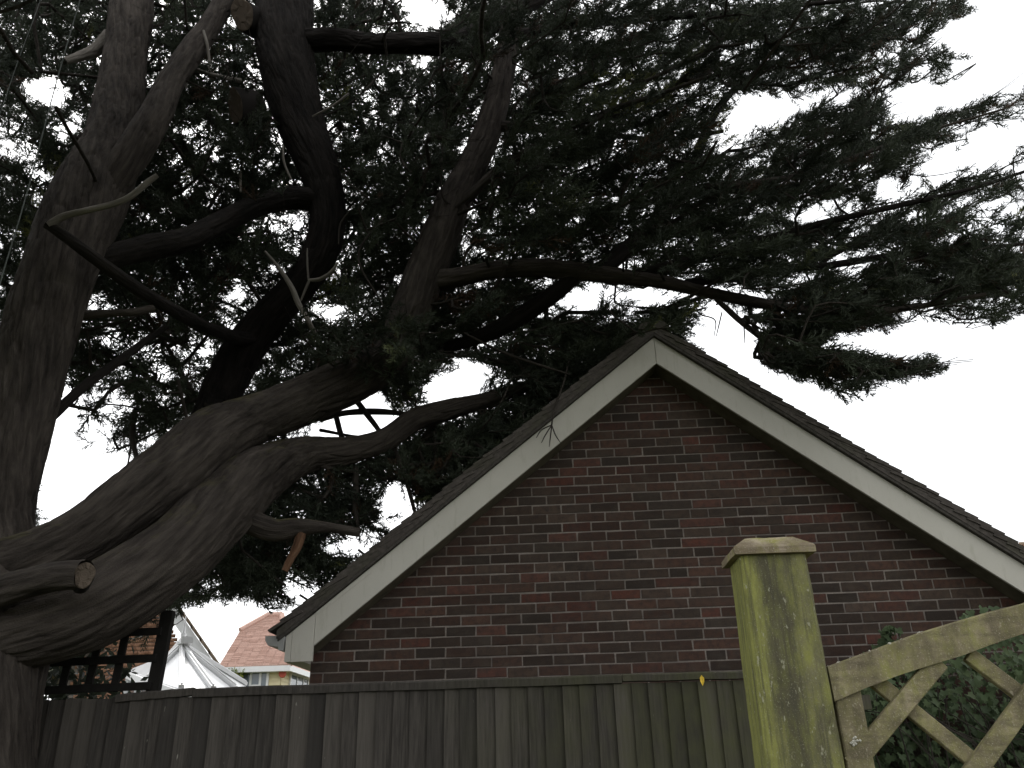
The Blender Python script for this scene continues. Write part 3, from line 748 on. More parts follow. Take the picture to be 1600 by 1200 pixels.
# grey dead boughs and bare twigs
limb('D1', 'dead_bough', [(246, 274, 8, 4.95), (232, 284, 10, 4.95), (205, 306, 10, 4.95), (180, 318, 10, 4.95), (140, 328, 10, 4.95), (100, 338, 11, 4.95), (76, 352, 12, 4.95)], mat=DEAD, skel=False, step=.015, lump=.12, ridge=.004)
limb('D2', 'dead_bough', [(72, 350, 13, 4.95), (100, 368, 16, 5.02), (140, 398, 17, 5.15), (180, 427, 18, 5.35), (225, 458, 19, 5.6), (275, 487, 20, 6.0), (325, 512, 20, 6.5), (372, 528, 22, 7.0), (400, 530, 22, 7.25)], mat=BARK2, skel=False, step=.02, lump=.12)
for i, q in enumerate([
    [(318, 48, 4, 6.3), (324, 72, 5, 6.3), (327, 95, 4, 6.3), (328, 112, 4, 6.3)],
    [(288, 100, 4, 6.3), (318, 112, 5, 6.35), (345, 120, 7, 6.5), (375, 126, 9, 6.8)],
    [(376, 300, 3, 6.5), (376, 275, 4, 6.5), (380, 252, 4, 6.5), (391, 237, 3, 6.5)],
    [(442, 228, 3, 6.4), (443, 250, 4, 6.4), (449, 268, 4, 6.4), (455, 280, 3, 6.4)],
    [(414, 393, 4, 6.4), (435, 418, 6, 6.4), (455, 448, 8, 6.4), (466, 474, 9, 6.4), (482, 502, 8, 6.4), (496, 530, 6, 6.5)],
    [(482, 438, 5, 6.5), (500, 436, 6, 6.5), (517, 425, 5, 6.5), (528, 410, 3, 6.5)],
    [(482, 437, 3, 6.5), (480, 410, 3, 6.5), (480, 388, 2, 6.5)],
    [(470, 470, 3, 6.5), (478, 450, 4, 6.5), (484, 437, 4, 6.5)],
    [(545, 146, 4, 6.5), (520, 165, 4, 6.5), (488, 182, 3, 6.5)],
    [(548, 328, 2, 6.4), (532, 350, 3, 6.4), (529, 382, 3, 6.4)],
    [(600, 480, 3, 6.2), (560, 400, 4, 6.2), (600, 340, 3, 6.2)],
    [(708, 325, 6, 6.5), (690, 300, 3, 6.4), (692, 220, 3, 6.4), (694, 160, 2, 6.3)],
    [(712, 325, 7, 6.5), (790, 260, 6, 6.3), (860, 225, 5, 6.2), (890, 200, 4, 6.1), (980, 175, 3, 6.0)],
    [(716, 335, 5, 6.5), (745, 322, 5, 6.4), (790, 300, 3, 6.3)],
    [(840, 285, 3, 6.3), (900, 268, 4, 6.3), (960, 246, 3, 6.2)],
    [(1000, 218, 4, 6.1), (1040, 246, 5, 6.1), (1090, 255, 4, 6.1), (1132, 259, 3, 6.1)],
    [(725, 520, 3, 6.2), (780, 548, 5, 6.2), (835, 568, 5, 6.2), (890, 585, 3, 6.1)],
    [(700, 690, 6, 6.5), (735, 690, 6, 6.4), (760, 706, 5, 6.3), (772, 716, 3, 6.3)],
    [(300, 115, 3, 6.4), (292, 125, 4, 6.4), (291, 138, 3, 6.4)],
    [(556, 625, 9, 6.9), (575, 650, 9, 6.9), (590, 670, 8, 6.9), (608, 700, 5, 6.8)],
    [(500, 655, 9, 7.1), (540, 645, 9, 7), (590, 643, 10, 6.9), (640, 648, 6, 6.8), (700, 660, 2, 6.8)],
    [(525, 650, 9, 7), (533, 680, 9, 6.9), (545, 705, 8, 6.8), (562, 790, 7, 6.6)],
    [(500, 672, 6, 7), (560, 682, 4, 6.9), (610, 678, 3, 6.9)],
    [(616, 700, 8, 6.6), (630, 735, 8, 6.6), (640, 770, 7, 6.6), (652, 815, 5, 6.6)],
    [(556, 730, 10, 6.5), (556, 760, 10, 6.5), (555, 790, 9, 6.5), (560, 830, 6, 6.5)],
    [(212, 640, 8, 6.9), (207, 680, 8, 6.9), (215, 720, 7, 6.8), (222, 738, 6, 6.6)],
    [(205, 660, 3, 6.9), (204, 700, 3, 6.9), (195, 745, 2, 6.8), (184, 772, 2, 6.7)],
    [(1085, 472, 2, 6.2), (1093, 490, 2, 6.2), (1117, 500, 2, 6.2), (1116, 525, 1, 6.2)],
    [(1128, 488, 2, 6.1), (1124, 505, 2, 6.1), (1119, 526, 1, 6.1)],
    [(1162, 506, 2, 6.1), (1163, 520, 2, 6.1), (1163, 536, 1, 6.1)],
    [(862, 664, 3, 6.0), (866, 640, 3, 6.02), (880, 600, 3, 6.1), (890, 560, 3, 6.3)],
    [(862, 664, 2, 6.0), (852, 680, 2, 5.98), (846, 692, 1, 5.97)], [(862, 664, 2, 6.0), (860, 682, 2, 5.98), (858, 698, 1, 5.97)],
    [(862, 664, 2, 6.0), (868, 680, 2, 5.98), (876, 692, 1, 5.97)],
    [(862, 664, 2, 6.0), (846, 672, 2, 5.98), (838, 684, 1, 5.97)],
    ]):
    limb('d%d' % i, 'dead_twig' if i < 19 else 'bare_branch', q, mat=DEAD if i < 9 or i in (18,) else TWIG, skel=False, clear=False, step=.02, lump=.1, ridge=.002, seg=7)
# pale cut ends
def cut(px, py, rx, rz, Y, tilt, face, nm='cut_face', mat=CUT, stub=0.10):
    c = at(px, py, Y); z = (c-np.array([0, 0, EYE]))@fwd; k = z/FPX
    nrm = Vector(face).normalized(); a = Vector((math.cos(tilt), 0, math.sin(tilt))); a = (a-nrm*a.dot(nrm)).normalized(); b = nrm.cross(a)
    c = Vector(c); n = 26; vv = []
    for d, s in ((0, 0), (0.0, .5), (.0, .93), (-.006, 1.0), (-stub, 1.08)):
        for j in range(n):
            t = 2*math.pi*j/n; q = 1+.05*math.sin(3*t+px)+.03*math.sin(5*t)
            vv.append(c+nrm*(d+(.004*math.sin(7*t+s*9) if s and d == 0 else 0))+a*(rx*k*s*q*math.cos(t))+b*(rz*k*s*q*math.sin(t)))
    f = [(i*n+j, i*n+(j+1) % n, i*n+n+(j+1) % n, i*n+n+j) for i in range(1, 3) for j in range(n)] + [tuple(n+j for j in range(n))]
    MB().add([v+nrm*.002 for v in vv], [(3*n+j, 3*n+(j+1) % n, 4*n+(j+1) % n, 4*n+j) for j in range(n)]).build('stub', BARK2, tree, smooth=True, origin=c)
    return MB().add(vv, f).build(nm, mat, tree, smooth=False, origin=c)
cut(132, 898, 15, 21, 4.235, 0, (.55, -.83, .05))
cut(378, 22, 18, 25, 6.55, .2, (-.12, -.80, -.55), stub=.35)
cut(367, 165, 15, 28, 6.6, .1, (-.45, -.75, -.45), stub=.35)

# coverage of the foliage as the crown shows it, 50 px cells, 0 clear sky .. 9 closed
COV = """
99999999999999999999999989999850
99999999999999999999989999987400
97999999999999999999989998767750
99999999999999999999988359975689
47999979999999999999986489999632
99999999999999999999999999983248
99999999999999999999998986586986
99999999979999999999999999999865
99999999999999999999999989659999
99999999999999999949446479999998
99766879999999999999991238987643
99877889899999999999862135788510
97559999986999999993000003520000
93467659832799999900000000000000
91133000099999999000000000000000
93020000999999930000000000000000
93000009999595200000000000000000
00000099999941000000000000000000
00002999994300000000000000000000
00005200000000000000000000000000
""".strip('\n').split('\n')
cov = np.array([[int(ch) for ch in row.replace(' ', '')[:32].ljust(32, '0')] for row in COV], float)/9.
rt_ = cov[:13, 20:]; rt_[rt_ >= .3] = np.maximum(rt_[rt_ >= .3], .9)      # on the right the gaps below draw the edges
BIG = np.zeros((20+8, 32+14)); BIG[8:, 7:39] = cov
for j in range(8): BIG[j, :7] = .8; BIG[j, 7:36-j//2] = .85; BIG[j, 36:40] = .35
BIG[8:15, :7] = .75; BIG[15:20, :7] = .5; BIG[8:18, 39:43] = np.array([.1, .1, .3, .6, .4, .3, .5, .6, .7, .5])[:, None]
def cover(px, py):
    fx = px/50-.5+7; fy = py/50-.5+8
    ix = np.clip(np.floor(fx).astype(int), 0, BIG.shape[1]-2); iy = np.clip(np.floor(fy).astype(int), 0, BIG.shape[0]-2)
    tx = np.clip(fx-ix, 0, 1); ty = np.clip(fy-iy, 0, 1)
    return BIG[iy, ix]*(1-tx)*(1-ty)+BIG[iy, ix+1]*tx*(1-ty)+BIG[iy+1, ix]*(1-tx)*ty+BIG[iy+1, ix+1]*tx*ty

# clear sky seen between the boughs (photo pixels): no foliage is set on these sight lines
GAPS = [
 [(1112,221),(1124,202),(1154,157),(1180,142),(1202,146),(1199,161),(1225,169),(1240,180),(1217,188),(1187,195),(1161,210),(1135,221)],
 [(1307,142),(1334,135),(1341,150),(1326,165),(1311,165)],
 [(1379,146),(1412,131),(1454,135),(1517,127),(1540,124),(1562,129),(1600,118),(1562,139),(1521,161),(1484,172),(1454,180),(1424,191),(1397,195),(1416,165),(1394,157)],
 [(1527,-80),(1525,0),(1517,26),(1487,30),(1456,56),(1469,62),(1465,79),(1517,79),(1519,94),(1540,120),(1600,116),(1680,90),(1700,-80)],
 [(1439,262),(1457,232),(1472,225),(1506,221),(1525,199),(1555,195),(1585,195),(1600,172),(1600,214),(1589,217),(1585,236),(1562,251),(1540,259),(1517,259),(1480,270),(1450,270)],
 [(1375,277),(1397,277),(1409,289),(1439,292),(1412,307),(1390,315),(1375,304)],
 [(1247,326),(1277,315),(1300,322),(1285,334),(1262,352),(1249,345)], [(1321,319),(1337,315),(1337,330),(1322,326)],
 [(1296,401),(1319,394),(1360,394),(1405,390),(1375,405),(1326,412),(1300,409)], [(1315,420),(1371,416),(1337,427)],
 [(1510,330),(1555,349),(1600,360),(1600,369),(1547,360),(1521,349)], [(1536,304),(1562,311),(1600,319),(1600,323),(1555,316)],
 [(1060,437),(1086,437),(1150,445),(1195,460),(1199,467),(1157,460),(1112,452)],
 [(1277,543),(1319,513),(1337,520),(1356,509),(1390,520),(1412,501),(1427,505),(1397,482),(1442,486),(1480,490),(1500,505),(1510,515),(1547,508),(1600,490),(1700,480),(1700,560),(1500,563),(1463,560),(1412,568),(1375,562),(1337,549),(1296,546)],
 [(1500,567),(1600,555),(1700,560),(1700,900),(1600,900),(1340,700),(1100,550),(1098,500),(1103,470),(1122,472),(1150,497),(1185,525),(1160,552),(1187,569),(1225,588),(1221,603),(1262,595),(1275,632),(1375,625),(1380,600),(1409,600)],
 [(90,625),(112,640),(100,680),(120,710),(125,725),(160,730),(165,745),(140,755),(160,780),(145,795),(110,815),(70,825),(70,800),(60,770),(75,745),(50,740),(55,720),(75,680)],
 [(100,560),(118,590),(112,625),(92,640)],
 [(490,685),(530,640),(560,610),(585,607),(600,620),(615,640),(620,660),(600,680),(570,690),(540,695),(500,692)],
 [(590,790),(595,760),(625,748),(640,770),(652,805),(620,830),(600,815)], [(655,600),(700,575),(740,555),(750,600),(745,630),(690,640),(665,630)],
 [(868,462),(905,440),(930,455),(945,470),(930,480),(880,478)], [(475,482),(505,470),(545,478),(530,505),(500,495)],
 [(408,346),(440,343),(446,360),(422,362)], [(462,365),(488,365),(485,379),(465,375)], [(345,455),(370,450),(392,462),(375,478)],
 [(30,130),(80,120),(100,150),(85,165),(50,160)], [(90,190),(128,186),(122,207),(95,210)], [(40,258),(85,275),(70,287),(45,275)], [(50,305),(80,315),(72,325),(48,322)],
 [(150,78),(164,78),(162,112),(150,105)], [(225,214),(248,219),(245,231),(228,226)], [(632,0),(690,0),(690,42),(660,45),(637,30)], [(655,95),(668,78),(678,90),(665,110)],
 [(130,470),(150,455),(160,470),(140,490)], [(238,565),(270,570),(278,588),(245,595)], [(1050,455),(1062,470),(1040,480),(1000,470),(960,455)],
 [(500,848),(560,842),(612,846),(590,866),(540,868),(505,866)], [(448,905),(476,902),(488,925),(462,938),(442,925)], [(285,957),(330,944),(380,937),(400,957),(440,970),(480,952),(520,925),(520,1000),(280,1000)],
 [(1005,500),(985,470),(975,480),(990,505)], [(560,140),(590,145),(580,160),(565,155)],
]
def in_gap(px, py):
    out = np.zeros(len(px), bool)
    for g in GAPS:
        g = np.array(g, float); x0, y0 = g[:, 0], g[:, 1]; x1, y1 = np.roll(x0, -1), np.roll(y0, -1); c = np.zeros(len(px), bool)
        for a, b, d, e in zip(x0, y0, x1, y1):
            if b == e: continue
            c ^= ((b > py) != (e > py)) & (px < (d-a)*(py-b)/(e-b)+a)
        out |= c
    return out

gyy, gxx = np.meshgrid(np.arange(-100, 1204, 4), np.arange(-100, 1804, 4), indexing='ij')
GMASK = in_gap(gxx.ravel().astype(float), gyy.ravel().astype(float)).reshape(gxx.shape)
def gap_at(px, py):
    i = np.clip(((np.asarray(py)+100)/4).astype(int), 0, GMASK.shape[0]-1); j = np.clip(((np.asarray(px)+100)/4).astype(int), 0, GMASK.shape[1]-1)
    return GMASK[i, j]
# where limbs stand clear in front of the foliage
cl = np.vstack([np.c_[np.array(proj(S[::6, :3])).T, S[::6, 3], S[::6, 1]] for S, sk, c in LIMBS.values() if c])
cl = np.c_[cl[:, :2], cl[:, 3]*FPX/cl[:, 2], cl[:, 4]]           # px, py, radius px, Y
cl = cl[~((cl[:, 0] > 690) & (cl[:, 0] < 830) & (cl[:, 1] < 110))]                    # upper stem is half lost in twigs
cl = cl[~((cl[:, 0] > 520) & (cl[:, 0] < 700) & (cl[:, 1] > 470) & (cl[:, 1] < 610))]   # leafage hangs before the bend
cl = np.vstack([cl, [[378, 22, 22, 6.8], [367, 165, 24, 6.8]]])
def behind_ok(px, py, Y, pad=6):
    ok = np.ones(len(px), bool)
    for k in range(0, len(cl), 40):
        q = cl[k:k+40]; d2 = (px[:, None]-q[None, :, 0])**2+(py[:, None]-q[None, :, 1])**2
        bad = (d2 < (q[None, :, 2]+pad)**2) & (Y[:, None] < q[None, :, 3]+.25)
        ok &= ~bad.any(1)
    return ok
LIMBY = np.full(GMASK.shape, -1.)
for q in cl:
    i0, i1 = int((q[1]-q[2]+100)/4), int((q[1]+q[2]+100)/4)+1; j0, j1 = int((q[0]-q[2]+100)/4), int((q[0]+q[2]+100)/4)+1
    if i1 <= 0 or j1 <= 0 or i0 >= GMASK.shape[0] or j0 >= GMASK.shape[1]: continue
    sl_ = np.s_[max(i0, 0):i1, max(j0, 0):j1]; LIMBY[sl_] = np.maximum(LIMBY[sl_], q[3])
def front_of_limb(px, py, Y):
    i = np.clip(((np.asarray(py)+100)/4).astype(int), 0, GMASK.shape[0]-1); j = np.clip(((np.asarray(px)+100)/4).astype(int), 0, GMASK.shape[1]-1)
    return Y < LIMBY[i, j]-.12
def garage_ok(p):
    x, y, z = p[..., 0], p[..., 1], p[..., 2]
    inside = (x > XEL-.1) & (x < XER+.1) & (y > 5.95) & (z < ztop_np(x)+.13)
    front = (y <= 6.0) & (z < ztop_np(x)-.1) & (x > XEL) & (x < XER)
    return ~inside & ~front
def ztop_np(x): return ZA-TAN*np.abs(x-XA)

seeds = []
for j in range(BIG.shape[0]):
    for i in range(BIG.shape[1]):
        c = BIG[j, i]
        if c <= .05: continue
        inview = 6 <= i <= 39 and j >= 7
        lam = ((2.15 if i < 24 else 1.85) if inview else .4)*-math.log(1-min(c, .965))
        for _ in range(int(lam+rng.random())):
            px, py = (i-7+rng.random())*50, (j-8+rng.random())*50
            if py < -60: Y = rng.uniform(2.2, 8.5)  # unseen crown above the frame, drawn nearer the camera to shade the scene
            elif px < 700: Y = rng.uniform(6.2, 9.0) if py < 500 else rng.uniform(6.1, 8.4)
            elif py < 350: Y = rng.uniform(5.3, 8.6)
            else: Y = rng.uniform(5.5, 8.0)
            if 560 < px < 1010 and py > 470: Y = rng.uniform(6.2, 8.0)
            if 500 < px < 720 and 460 < py < 600: Y = rng.uniform(5.6, 7.6)
            p = at(px, py, Y); seeds.append((px, py, *p))
for k in range(60):                                 # the drooping bough right of the ridge
    u = rng.random(); px, py = 1190+270*u, 558+14*u+rng.normal(0, 17)*(1-.65*u); seeds.append((px, py, *at(px, py, rng.uniform(5.7, 6.3))))
for k in range(40):
    px, py = rng.uniform(1170, 1340), rng.uniform(484, 530); seeds.append((px, py, *at(px, py, rng.uniform(5.7, 6.6))))
for k in range(45):                                 # boughs lying over the left slope and about the ridge
    u = rng.random(); px, py = 620+370*u+rng.normal(0, 12), 815-275*u-rng.uniform(8, 60); seeds.append((px, py, *at(px, py, rng.uniform(6.2, 6.9))))
seeds = np.array(seeds)
sp = seeds[:, 2:]
ok = garage_ok(sp) & (sp[:, 2] > 1.2) & behind_ok(seeds[:, 0], seeds[:, 1], sp[:, 1], 2)
seeds = seeds[ok]; sp = seeds[:, 2:]
# flow direction of each twig
px, py = seeds[:, 0], seeds[:, 1]
t = np.clip((px-550)/450, 0, 1)[:, None]
out = sp-np.array([-2.6, 6.9, 4.2]); out /= np.linalg.norm(out, axis=1)[:, None]
lft = out*.6+rng.normal(0, .55, sp.shape); lft[:, 2] = lft[:, 2]*.6-.08
slope = np.where(py < 330, .42, np.where(py < 480, .20, -.08))
rgt = np.c_[np.ones(len(sp)), rng.normal(-.1, .35, len(sp)), slope+rng.normal(0, .16, len(sp))]
flow = lft*(1-t)+rgt*t; flow /= np.linalg.norm(flow, axis=1)[:, None]

# branch skeleton: every twig is joined to the nearest wood that grows towards it
nodes = []; par = []; rad0 = []
for S, sk, c in LIMBS.values():
    if not sk: continue
    for q in S[5::5]: nodes.append(q[:3]); par.append(-1)
nn = len(nodes); cap = nn+len(sp)*24
NP = np.zeros((cap, 3)); NP[:nn] = nodes; PAR = np.full(cap, -1); RAD = np.zeros(cap); BASE = nn
d0 = np.array([np.min(np.linalg.norm(NP[:nn]-p, axis=1)) for p in sp])
ends = np.zeros(len(sp), int)
for s in np.argsort(d0):
    a = sp[s]-flow[s]*.18
    v = a-NP[:nn]; d = np.linalg.norm(v, axis=1); al = (v@flow[s])/(d+1e-6)
    sc_ = d*(1.25-.45*al); cand = np.argpartition(sc_, 24)[:24]; cand = cand[np.argsort(sc_[cand])]; hit = False
    uu_ = np.linspace(.15, 1, 7)[:, None]
    for i in cand:
        st = NP[i]; L = d[i]; c1 = a-flow[s]*L*.45
        q_ = (1-uu_)**2*st+2*uu_*(1-uu_)*c1+uu_*uu_*a; gx_, gy_, _ = proj(q_)
        if not gap_at(gx_, gy_).any() and garage_ok(q_).all() and front_of_limb(gx_, gy_, q_[:, 1]).sum() < 2: hit = True; break
    if not hit:
        ends[s] = -1; continue                          # nothing could carry it without crossing clear sky
    m_ = max(2, int(L/.16)+1)
    c1 = c1+rng.normal(0, .03*L, 3); prev = i
    for k in range(1, m_+1):
        u = k/m_; p = (1-u)**2*st+2*u*(1-u)*c1+u*u*a
        if nn >= cap-6: break
        NP[nn] = p+rng.normal(0, .008, 3); PAR[nn] = prev; prev = nn; nn += 1
    tl = rng.uniform(.34, .58)*(1.25 if seeds[s, 0] > 850 else 1); bend = rng.normal(0, .10, 3)+np.array([0, 0, .05])
    for k in range(1, 5):
        u = k/4; p = a+flow[s]*tl*u+bend*u*u*.6
        if nn >= cap-2: break
        NP[nn] = p; PAR[nn] = prev; prev = nn; nn += 1
    ends[s] = prev
cnt = np.zeros(nn); cnt[ends[ends >= 0]] += 1
for k in range(nn-1, BASE-1, -1):
    if PAR[k] >= 0: cnt[PAR[k]] += cnt[k] if cnt[k] else 0
tipd = np.zeros(nn)
for k in range(nn-1, BASE-1, -1):
    p_ = PAR[k]
    if p_ >= 0: tipd[p_] = max(tipd[p_], tipd[k]+np.linalg.norm(NP[k]-NP[p_]))
RADN = np.clip(.0020+.0030*np.sqrt(np.maximum(cnt-1, 0))+.003*np.clip(tipd, 0, 1), .0020, .020)
idx = np.arange(BASE, nn); idx = idx[PAR[idx] >= 0]
A_, B_ = NP[PAR[idx]], NP[idx]; ra = np.where(PAR[idx] >= BASE, RADN[PAR[idx]], RADN[idx]*1.1); rb = RADN[idx]
gx_, gy_, _ = proj((A_+B_)/2)
ok = garage_ok(B_) & garage_ok(A_) & ~in_gap(gx_, gy_)
A_, B_, ra, rb = A_[ok], B_[ok], ra[ok], rb[ok]
D = B_-A_; D /= np.linalg.norm(D, axis=1)[:, None]+1e-9
U = np.cross(D, [0.13, .27, .95]); U /= np.linalg.norm(U, axis=1)[:, None]+1e-9; Vv = np.cross(D, U)
ns = 5; V = []
for base_, r_, e in ((A_, ra, -.006), (B_, rb, .006)):
    for j in range(ns):
        th = 2*math.pi*j/ns; V.append(base_+D*e+r_[:, None]*(math.cos(th)*U+math.sin(th)*Vv))
V = np.stack(V, 1).reshape(-1, 3); k = np.arange(len(A_))*2*ns
F = np.vstack([np.stack([k+j, k+(j+1) % ns, k+ns+(j+1) % ns, k+ns+j], 1) for j in range(ns)])
o = bulk('twigs', V, F, TWIG, tree, {'bark_co': ('FLOAT_VECTOR', V)}, True); o['kind'] = 'stuff'

# sprays of scale foliage set along every twig
def spray(seed, nb=7):
    r = np.random.default_rng(seed); tri = []
    def blade(a, d, side, L, w, mid=.5):
        m_ = a+d*L*mid
        tri.append((a, m_+side*w, a+d*L)); tri.append((a, a+d*L, m_-side*w))
    x = np.array([1., 0, 0]); y = np.array([0, 1., 0]); z = np.array([0, 0, 1.])
    blade(np.zeros(3), x, y, 1.0, .032, .35)
    for i in range(nb):
        u = .06+.86*i/nb+r.uniform(-.04, .04)
        for sg in (-1, 1):
            ang = r.uniform(.45, .85); roll = r.normal(0, .7)
            d = x*math.cos(ang)+(y*sg*math.cos(roll)+z*math.sin(roll))*math.sin(ang); d /= np.linalg.norm(d)
            L = (.34*(1-u)**.7+.10)*r.uniform(.65, 1.2); a = x*u
            side = np.cross(d, z+r.normal(0, .8, 3)); side /= np.linalg.norm(side)
            tri.append((a-side*.022, a+side*.022, a+d*L))
            for s2 in (-1, 1, r.choice((-1, 1))):
                uu = r.uniform(.15, .75); dd = d*.85+side*s2*.5+r.normal(0, .22, 3); dd /= np.linalg.norm(dd)
                l2 = L*(1-uu)*.7+.07; sd = np.cross(dd, r.normal(0, 1, 3)); sd /= np.linalg.norm(sd)
                e = a+d*L*uu; tri.append((e-sd*.020, e+sd*.020, e+dd*l2))
    return np.array(tri, float)
def coarse(seed):
    r = np.random.default_rng(seed+50); tri = []; x = np.array([1., 0, 0])
    tri.append(((0, -.03, 0), (0, .03, 0), (1, 0, 0)))
    for i in range(5):
        for sg in (-1, 1):
            a = x*(.05+.17*i+r.uniform(-.04, .04)); d = np.array([.7, sg*.6, r.normal(0, .35)]); d /= np.linalg.norm(d); sd = np.cross(d, r.normal(0, 1, 3)); sd /= np.linalg.norm(sd)
            L = .45-.055*i; tri.append((a-sd*.035, a+sd*.035, a+d*L)); e = a+d*L*.4; d2 = d*.8+sd*.5; tri.append((e-sd*.03, e+sd*.03, e+d2*L*.6))
    return np.array(tri, float)
TPL = [spray(s) for s in range(9)]
SPP, SPD, SPL, SPT = [], [], [], []
for s in range(len(sp)):
    e = ends[s]; chain = [e]
    if e < 0: continue
    while len(chain) < 7 and PAR[chain[-1]] >= BASE: chain.append(PAR[chain[-1]])
    ch = NP[chain[::-1]]; k = rng.integers(17, 24)
    tint = np.clip(rng.normal(.45, .2), .06, .85) if rng.random() > .035 else 0.
    qx, qy = seeds[s, 0], seeds[s, 1]
    for (cx, cy, rr_) in ((1140, 215, 40), (600, 632, 25), (640, 795, 20), (512, 445, 25), (70, 295, 30), (1185, 262, 15), (985, 160, 25)):
        if (qx-cx)**2+(qy-cy)**2 < rr_*rr_: tint = .97
    us = np.sort(rng.random(k)**.75)*(len(ch)-1)
    i0 = np.minimum(us.astype(int), len(ch)-2); f_ = (us-i0)[:, None]
    pp = ch[i0]*(1-f_)+ch[i0+1]*f_; dd = ch[i0+1]-ch[i0]; dd /= np.linalg.norm(dd, axis=1)[:, None]+1e-9
    rad = rng.normal(0, 1, (k, 3)); rad -= dd*(rad*dd).sum(1)[:, None]; rad /= np.linalg.norm(rad, axis=1)[:, None]
    ang = (rng.uniform(.22, .85, k) if qx > 850 else rng.uniform(.3, 1.05, k))[:, None]; ang[-1] = .1
    dr = dd*np.cos(ang)+rad*np.sin(ang)+np.array([0, 0, .06]); dr /= np.linalg.norm(dr, axis=1)[:, None]
    SPP.append(pp); SPD.append(dr); SPL.append(rng.uniform(.13, .255, k)); SPT.append(np.clip(tint+rng.normal(0, .08, k), 0, 1))
SPP, SPD, SPL, SPT = np.vstack(SPP), np.vstack(SPD), np.concatenate(SPL), np.concatenate(SPT)
mid_ = SPP+SPD*SPL[:, None]*.6; mx_, my_, mz_ = proj(mid_); tipx, tipy, _ = proj(SPP+SPD*SPL[:, None])
cv = np.minimum(cover(mx_, my_), cover(tipx, tipy)*1.25)
keep = (rng.random(len(cv)) < np.clip((cv-.14)*1.5, 0, 1)) & garage_ok(mid_) & garage_ok(SPP+SPD*SPL[:, None])
bx_, by_, _ = proj(SPP)
jx, jy = rng.normal(0, 6.5, len(mx_)), rng.normal(0, 6.5, len(mx_))      # ragged edges
keep &= ~(in_gap(mx_+jx, my_+jy) | in_gap(tipx+jx, tipy+jy) | in_gap(bx_+jx, by_+jy))
keep &= behind_ok(mx_, my_, mid_[:, 1], 4) & behind_ok(tipx, tipy, mid_[:, 1], 2)
SPP, SPD, SPL, SPT = SPP[keep], SPD[keep], SPL[keep], SPT[keep]
# plainer sprays: the far side of the crown seen through the near one, and unseen sprays overhead and to the left, added to shade the limbs and wall
n_ = 9500; fx = rng.uniform(-150, 900, n_); fy = rng.uniform(-60, 720, n_); fY = rng.uniform(8.2, 9.8, n_)
FP = np.array([at(a, b, c) for a, b, c in zip(fx, fy, fY)]); FL = rng.uniform(.22, .38, n_)
FD = rng.normal(0, 1, (n_, 3)); FD[:, 2] *= .5; FD /= np.linalg.norm(FD, axis=1)[:, None]
ex_, ey_, _ = proj(FP+FD*FL[:, None])
kf = (cover(fx, fy) > .72) & (cover(ex_, ey_) > .6) & ~gap_at(fx, fy) & ~gap_at(ex_, ey_) & garage_ok(FP) & garage_ok(FP+FD*FL[:, None])
n2 = 15000; OP = np.c_[rng.uniform(-9, 2.2, n2), rng.uniform(-1.5, 6.0, n2), rng.uniform(4.3, 9.5, n2)]; OL = rng.uniform(.35, .6, n2)
OD = rng.normal(0, 1, (n2, 3)); OD[:, 2] *= .5; OD /= np.linalg.norm(OD, axis=1)[:, None]
ox, oy, oz = proj(OP); clump = vnoise(OP*.9, 77) > .42
ko = ((oz < .2) | (oy < -190) | (ox < -230)) & clump
NCO = int(kf.sum()+ko.sum())
SPP = np.vstack([SPP, FP[kf], OP[ko]]); SPD = np.vstack([SPD, FD[kf], OD[ko]]); SPL = np.concatenate([SPL, FL[kf], OL[ko]]); SPT = np.concatenate([SPT, np.full(NCO, .4)])
print('seeds', len(sp), 'sprays', len(SPP), 'twig segs', len(A_))
rv = rng.normal(0, 1, SPP.shape); Yx = np.cross(SPD, rv); Yx /= np.linalg.norm(Yx, axis=1)[:, None]; Zx = np.cross(SPD, Yx)
which = rng.integers(0, len(TPL), len(SPP)); which[-NCO:] = rng.integers(len(TPL), len(TPL)+3, NCO); TPL += [coarse(s) for s in range(3)]; VV = []; TT_ = []
for w_ in range(len(TPL)):
    q = np.where(which == w_)[0]; tp_ = TPL[w_].reshape(-1, 3)
    P_ = SPP[q, None]+SPL[q, None, None]*(tp_[None, :, 0:1]*SPD[q, None]+tp_[None, :, 1:2]*Yx[q, None]+tp_[None, :, 2:3]*Zx[q, None])
    VV.append(P_.reshape(-1, 3)); TT_.append(np.repeat(SPT[q], len(tp_)))
V = np.vstack(VV); F = np.arange(len(V)).reshape(-1, 3)
print('foliage tris', len(F))
o = bulk('foliage', V, F, FOLIAGE, tree, {'tint': ('FLOAT', np.concatenate(TT_))}); o['kind'] = 'stuff'

# ------------------------------------------------------------------ ivy on the boundary beyond the gate
ivy = thing('ivy_bush', 'dark green ivy growing over the boundary behind the gate lattice', 'plant', (2.6, 5.5, 0))
lob = [(0, 0), (-.30, -.16), (-.52, .10), (-.30, .30), (-.36, .58), (-.10, .62), (0, 1.0), (.10, .62), (.36, .58), (.30, .30), (.52, .10), (.30, -.16)]
def ivy_mesh(k):
    me = bpy.data.meshes.new('leaf'); r = np.random.default_rng(k); fold = r.uniform(.1, .35); droop = r.uniform(.05, .35)
    v = [(x*r.uniform(.9, 1.1), y, abs(x)*fold-droop*y*y) for x, y in lob]+[(0, .36, -droop*.13)]
    n = len(lob); me.from_pydata(v, [], [(i, (i+1) % n, n) for i in range(n)]); me.materials.append(IVY); me.shade_smooth()
    a_ = me.attributes.new('tint', 'FLOAT', 'POINT'); a_.data.foreach_set('value', [.5]*(n+1)); return me
IVM = [ivy_mesh(k) for k in range(8)]
